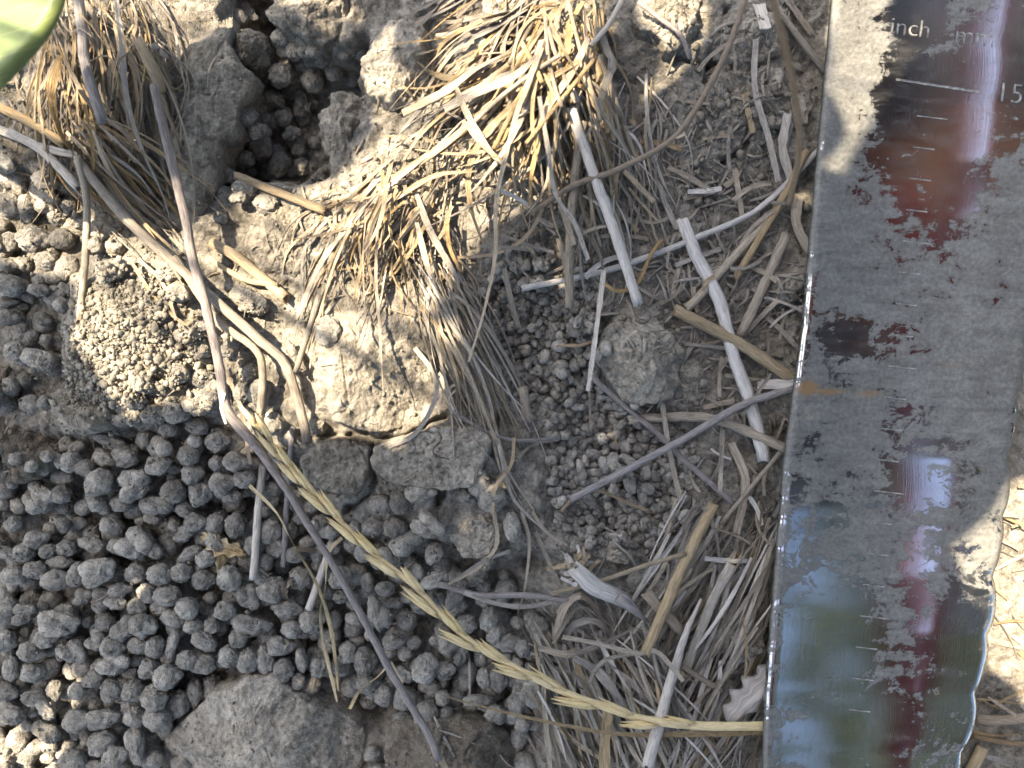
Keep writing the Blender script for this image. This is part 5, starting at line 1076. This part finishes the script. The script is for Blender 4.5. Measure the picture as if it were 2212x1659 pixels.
# ---------------------------------------------------------------- knife handle, beyond the top of the picture
hz = 105.0
hp = [to_g(2105 - 0.114 * t, -400 - t, hz) for t in (0, 120, 400, 800, 1200, 1420)]
hp = [(gx + 46 * k, gy, hz + 10) for k, (gx, gy) in enumerate(hp)]
V, F, UV = sweep(smoothpath(np.array(hp), 26), 150, 105, 14, wprof=[0.75, 0.9, 1.05, 1.0, 1.05, 1.15, 0.9], rough=0.0)
quad2mesh('handle', V, F, UV, M['brownst'], knife)

# ---------------------------------------------------------------- phone held over the spot (mirrored in the blade, shades the lower ground)
m_, ntp, bp_ = new_mat('phone_black'); bp_.inputs['Roughness'].default_value = 0.25
ntp.links.new(ramp(ntp, noise(ntp, nd(ntp, 'ShaderNodeTexCoord').outputs['Object'], 40, 2), [(0.3, (0.012, 0.012, 0.014)), (0.7, (0.02, 0.02, 0.022))]), bp_.inputs['Base Color']); M['phone'] = m_
def rbox(name, lo, hi, bev, mat, parent):
    bm = bmesh.new(); bmesh.ops.create_cube(bm, size=1.0); lo, hi = Vector(lo), Vector(hi)
    for v in bm.verts: v.co = Vector((v.co[i] * (hi[i] - lo[i]) for i in range(3)))
    bmesh.ops.bevel(bm, geom=[e for e in bm.edges if abs(e.verts[0].co.z - e.verts[1].co.z) > 1e-6], offset=bev, segments=5, affect='EDGES')
    bmesh.ops.bevel(bm, geom=[e for e in bm.edges if abs(e.calc_face_angle(0)) > 1.2], offset=min(bev, (hi[2] - lo[2])) * 0.25, segments=2, affect='EDGES')
    me = bpy.data.meshes.new(name); bm.to_mesh(me); bm.free(); me.materials.append(M[mat]); return link(name, me, None, (lo + hi) / 2, parent)
phone = empty('phone', (-0.059, -0.024, 0.163)); tag(phone, 'black phone held above the ground, mirrored in the knife blade', 'phone')
rbox('body', (-0.130, -0.060, 0.1602), (0.012, 0.012, 0.1682), 0.009, 'phone', phone)
rbox('camera_bump', (-0.012, -0.012, 0.1588), (0.009, 0.009, 0.1601), 0.005, 'phone', phone)

# ---------------------------------------------------------------- the photographer, crouching to the right (seen mirrored in the blade)
def plain(name, c1, c2, scale, rough=0.8):
    m, nt, b = new_mat(name); nt.links.new(ramp(nt, noise(nt, nd(nt, 'ShaderNodeTexCoord').outputs['Object'], scale, 4, 0.6), [(0.3, c1), (0.7, c2)]), b.inputs['Base Color']); b.inputs['Roughness'].default_value = rough; return m
M['skin'] = plain('skin', (0.17, 0.095, 0.062), (0.23, 0.13, 0.085), 60, 0.5)
M['shirt'] = plain('red_shirt', (0.055, 0.006, 0.011), (0.085, 0.010, 0.016), 25, 0.85)
M['trousers'] = plain('dark_trousers', (0.012, 0.014, 0.022), (0.03, 0.033, 0.045), 30, 0.9)
M['hair'] = plain('dark_hair', (0.015, 0.010, 0.007), (0.04, 0.026, 0.016), 80, 0.6)
J = {'pelvis': (0.74, 0.03, 0.30, 0.150), 'waist': (0.65, 0.03, 0.44, 0.135), 'chest': (0.51, 0.03, 0.62, 0.150), 'upper': (0.42, 0.03, 0.74, 0.120), 'neck': (0.36, 0.03, 0.82, 0.056), 'skull': (0.30, 0.03, 0.90, 0.088), 'crown': (0.275, 0.03, 0.965, 0.080), 'face': (0.235, 0.03, 0.90, 0.060)}
for s, n in ((1, 'l'), (-1, 'r')):
    J.update({'hip' + n: (0.72, 0.03 + 0.12 * s, 0.30, 0.098), 'knee' + n: (0.38, 0.03 + 0.17 * s, 0.52, 0.068), 'calf' + n: (0.50, 0.03 + 0.18 * s, 0.30, 0.060), 'ankle' + n: (0.62, 0.03 + 0.20 * s, 0.085, 0.042), 'ball' + n: (0.46, 0.03 + 0.22 * s, 0.035, 0.040), 'toe' + n: (0.40, 0.03 + 0.225 * s, 0.028, 0.030), 'sho' + n: (0.42, 0.03 + 0.185 * s, 0.73, 0.066)})
J.update({'elbr': (0.26, -0.27, 0.47, 0.044), 'wrir': (0.06, -0.155, 0.205, 0.029), 'palr': (0.005, -0.105, 0.182, 0.030),
          'elbl': (0.36, 0.34, 0.55, 0.044), 'wril': (0.25, 0.30, 0.585, 0.029), 'pall': (0.17, 0.285, 0.575, 0.030)})
for n_ in list(J):
    if n_ not in ('wrir', 'palr'): J[n_] = (J[n_][0], J[n_][1] + 0.09, *J[n_][2:])
E_ = [('pelvis', 'waist'), ('waist', 'chest'), ('chest', 'upper'), ('upper', 'neck'), ('neck', 'skull'), ('skull', 'crown'), ('skull', 'face')]
for n in 'lr': E_ += [('pelvis', 'hip' + n), ('hip' + n, 'knee' + n), ('knee' + n, 'calf' + n), ('calf' + n, 'ankle' + n), ('ankle' + n, 'ball' + n), ('ball' + n, 'toe' + n), ('upper', 'sho' + n), ('sho' + n, 'elb' + n), ('elb' + n, 'wri' + n), ('wri' + n, 'pal' + n)]
def fing(n, k, pts, r):
    prev = 'pal' + n
    for i, p in enumerate(pts):
        J[f'f{n}{k}{i}'] = (*p, r * (1 - 0.1 * i)); E_.append((prev, f'f{n}{k}{i}')); prev = f'f{n}{k}{i}'
for k in range(4):                                     # right hand: fingers lie under and over the phone's long edge, thumb on top
    x = -0.040 + 0.021 * k; L = (0.90, 1.0, 0.96, 0.8)[k]
    fing('r', k, [(x + 0.006, -0.082, 0.176 - 0.001 * k), (x, -0.064, 0.1735), (x - 0.002, -0.064 + 0.022 * L, 0.1765)], 0.0085)
fing('r', 4, [(0.020, -0.088, 0.172), (0.020, -0.070, 0.160), (0.016, -0.056, 0.1555)], 0.0095)
for k in range(4):                                     # left hand hangs relaxed off the knee
    y = 0.345 + 0.020 * k; L = (0.9, 1.0, 0.95, 0.78)[k]
    fing('l', k, [(0.125, y, 0.568), (0.125 - 0.032 * L, y - 0.002, 0.545), (0.118 - 0.045 * L, y - 0.003, 0.520)], 0.0085)
fing('l', 4, [(0.165, 0.340, 0.560), (0.140, 0.328, 0.545), (0.122, 0.326, 0.528)], 0.0095)
names = list(J); ix = {n: i for i, n in enumerate(names)}
me = bpy.data.meshes.new('person'); me.from_pydata([J[n][:3] for n in names], [(ix[a_], ix[b_]) for a_, b_ in E_], [])
po = bpy.data.objects.new('person', me); col.objects.link(po)
sk = po.modifiers.new('skin', 'SKIN'); sk.use_smooth_shade = True
for n in names: me.skin_vertices[0].data[ix[n]].radius = (J[n][3],) * 2
me.skin_vertices[0].data[ix['pelvis']].use_root = True
su = po.modifiers.new('sub', 'SUBSURF'); su.levels = 2; su.render_levels = 2
bme = bpy.data.meshes.new_from_object(po.evaluated_get(bpy.context.evaluated_depsgraph_get())); bpy.data.objects.remove(po)
bme.name = 'person'; bme.materials.clear(); bme.materials.append(M['skin'])
person = bpy.data.objects.new('person', bme); col.objects.link(person); tag(person, 'person in red shirt and dark trousers crouching over the spot with a phone', 'person')
co = np.array([v.co[:] for v in bme.vertices]); no = np.array([v.normal[:] for v in bme.vertices])
jn = np.array([J[n][:3] for n in names])
def nearest_seg(P):
    best = np.full(len(P), 1e9); arg = np.zeros(len(P), int)
    for k, (a_, b_) in enumerate(E_):
        A, B = np.array(J[a_][:3]), np.array(J[b_][:3]); t = np.clip(((P - A) @ (B - A)) / ((B - A) @ (B - A)), 0, 1); d = np.linalg.norm(P - A - t[:, None] * (B - A), axis=1) - (J[a_][3] * (1 - t) + J[b_][3] * t) * 0.9
        m = d < best; best[m] = d[m]; arg[m] = k
    return arg
arg = nearest_seg(co)
def garment(name, segs, mat, off):
    ok = np.isin(arg, [k for k, e in enumerate(E_) if e in segs or e[::-1] in segs]); fs = [p.vertices[:] for p in bme.polygons if all(ok[list(p.vertices)])]
    used = sorted({i for f_ in fs for i in f_}); mp_ = {i: j for j, i in enumerate(used)}
    g = bpy.data.meshes.new(name); g.from_pydata([tuple(co[i] + no[i] * off) for i in used], [], [[mp_[i] for i in f_] for f_ in fs]); g.materials.append(M[mat])
    g.polygons.foreach_set('use_smooth', np.ones(len(g.polygons), bool)); o = link(name, g, None, (0, 0, 0), person); o.modifiers.new('thick', 'SOLIDIFY').thickness = 0.004; return o
garment('shirt', {('pelvis', 'waist'), ('waist', 'chest'), ('chest', 'upper'), ('upper', 'shol'), ('upper', 'shor'), ('shol', 'elbl'), ('shor', 'elbr'), ('elbl', 'wril'), ('elbr', 'wrir')}, 'shirt', 0.011)
garment('trousers', {('pelvis', 'hipl'), ('pelvis', 'hipr'), ('hipl', 'kneel'), ('hipr', 'kneer'), ('kneel', 'calfl'), ('kneer', 'calfr'), ('calfl', 'anklel'), ('calfr', 'ankler')}, 'trousers', 0.009)
garment('shoe', {('anklel', 'balll'), ('balll', 'toel')}, 'phone', 0.008); garment('shoe', {('ankler', 'ballr'), ('ballr', 'toer')}, 'phone', 0.008)
hv = co[arg == [k for k, e in enumerate(E_) if e == ('skull', 'crown')][0]]
garment('hair', {('skull', 'crown')}, 'hair', 0.010)
for s in (1, -1):
    for nm, c_, r_, mt in (('eye', (0.168, 0.12 + 0.030 * s, 0.915), (0.010, 0.013, 0.010), 'phone'), ('ear', (0.305, 0.12 + 0.084 * s, 0.895), (0.022, 0.010, 0.030), 'skin')):
        g = mesh_np(nm, I2[0] * r_, I2[1]); g.materials.append(M[mt]); link(nm, g, None, c_, person)
for nm, c_, r_, mt in (('nose', (0.162, 0.12, 0.893), (0.020, 0.013, 0.020), 'skin'), ('mouth', (0.178, 0.12, 0.860), (0.008, 0.024, 0.006), 'shirt')):
    g = mesh_np(nm, I2[0] * r_, I2[1]); g.materials.append(M[mt]); link(nm, g, None, c_, person)

M['hat'] = plain('olive_hat', (0.045, 0.045, 0.018), (0.075, 0.072, 0.03), 90, 0.9)
pr = np.array([(0.0, 0.125), (0.06, 0.122), (0.10, 0.108), (0.104, 0.10), (0.104, 0.06), (0.108, 0.025), (0.19, 0.0), (0.205, -0.010), (0.203, -0.014), (0.19, -0.005), (0.100, 0.018), (0.0, 0.018)])
th_ = np.linspace(0, 2 * np.pi, 40, endpoint=False); Vh = np.stack([np.outer(np.cos(th_), pr[:, 0]), np.outer(np.sin(th_), pr[:, 0]), np.broadcast_to(pr[:, 1], (40, len(pr)))], -1)
hat = add('added_shade_hat', Vh.reshape(-1, 3), grid_faces(40, len(pr), wrap=True), M['hat']); hat.location = (0.270, 0.12, 0.985); hat.rotation_euler = (0, -0.38, 0)  # unseen hat, added so its brim keeps the sun off the mirrored face
tag(hat, 'olive hat added to shade the face of the crouching person', 'hat')
# ---------------------------------------------------------------- neighbouring plants of the row, and one bush added for the blade's reflection
def bush(loc, n, spread, h0, h1, label, seed, lean=(0, 0)):
    r_ = np.random.default_rng(seed); root = empty('green_plant', loc); tag(root, label, 'plant')
    sp = [(loc[0], loc[1], -0.01), (loc[0] + lean[0] * 0.4, loc[1] + lean[1] * 0.4, h1 * 0.5), (loc[0] + lean[0], loc[1] + lean[1], h1)]
    tube_w('stem', sp, 0.005, root, 'green_stem'); q = smoothpath(sp, 24)
    for k in range(n):
        t = r_.uniform(0.25, 1); b_ = q[int(t * 23)]; a_ = r_.uniform(0, 6.28); L = r_.uniform(0.05, 0.10); rad = r_.uniform(0.3, 1) * spread
        c_ = b_ + np.array([math.cos(a_) * rad, math.sin(a_) * rad, r_.uniform(-0.03, 0.06)]); c_[2] = max(c_[2], h0)
        o = bpy.data.objects.new('leaf', leaf_meshes[k % 5]); col.objects.link(o); o.parent = root; o.location = Vector(c_) - root.location
        o.rotation_euler = (r_.normal() * 0.4, r_.normal() * 0.4, a_); o.scale = (L, L * 0.62, L)
        tube_w('petiole', [b_, (b_ + c_) / 2 + [0, 0, 0.02], c_ - np.array([math.cos(a_), math.sin(a_), 0]) * 0.45 * L], 0.001, root, 'green_stem')
bush((0.46, -0.27, 0.0), 85, 0.17, 0.17, 0.60, 'green bush right of the spot, mirrored in the lower blade', 3, (-0.10, 0.06))
bush((-0.15, -0.55, 0.0), 45, 0.20, 0.12, 0.60, 'green bush below the spot, outside the picture', 4, (0.05, 0.08))
bush((0.15, 0.62, 0.0), 45, 0.22, 0.12, 0.65, 'green bush above the spot, outside the picture', 5, (0.0, -0.08))
bush((0.27, -0.40, 0.0), 110, 0.20, 0.20, 0.85, 'tall green bush added below right, outside the picture, mirrored instead of sky', 6, (0.05, 0.05))  # unseen bush added so the blade mirrors dark green in place of sky
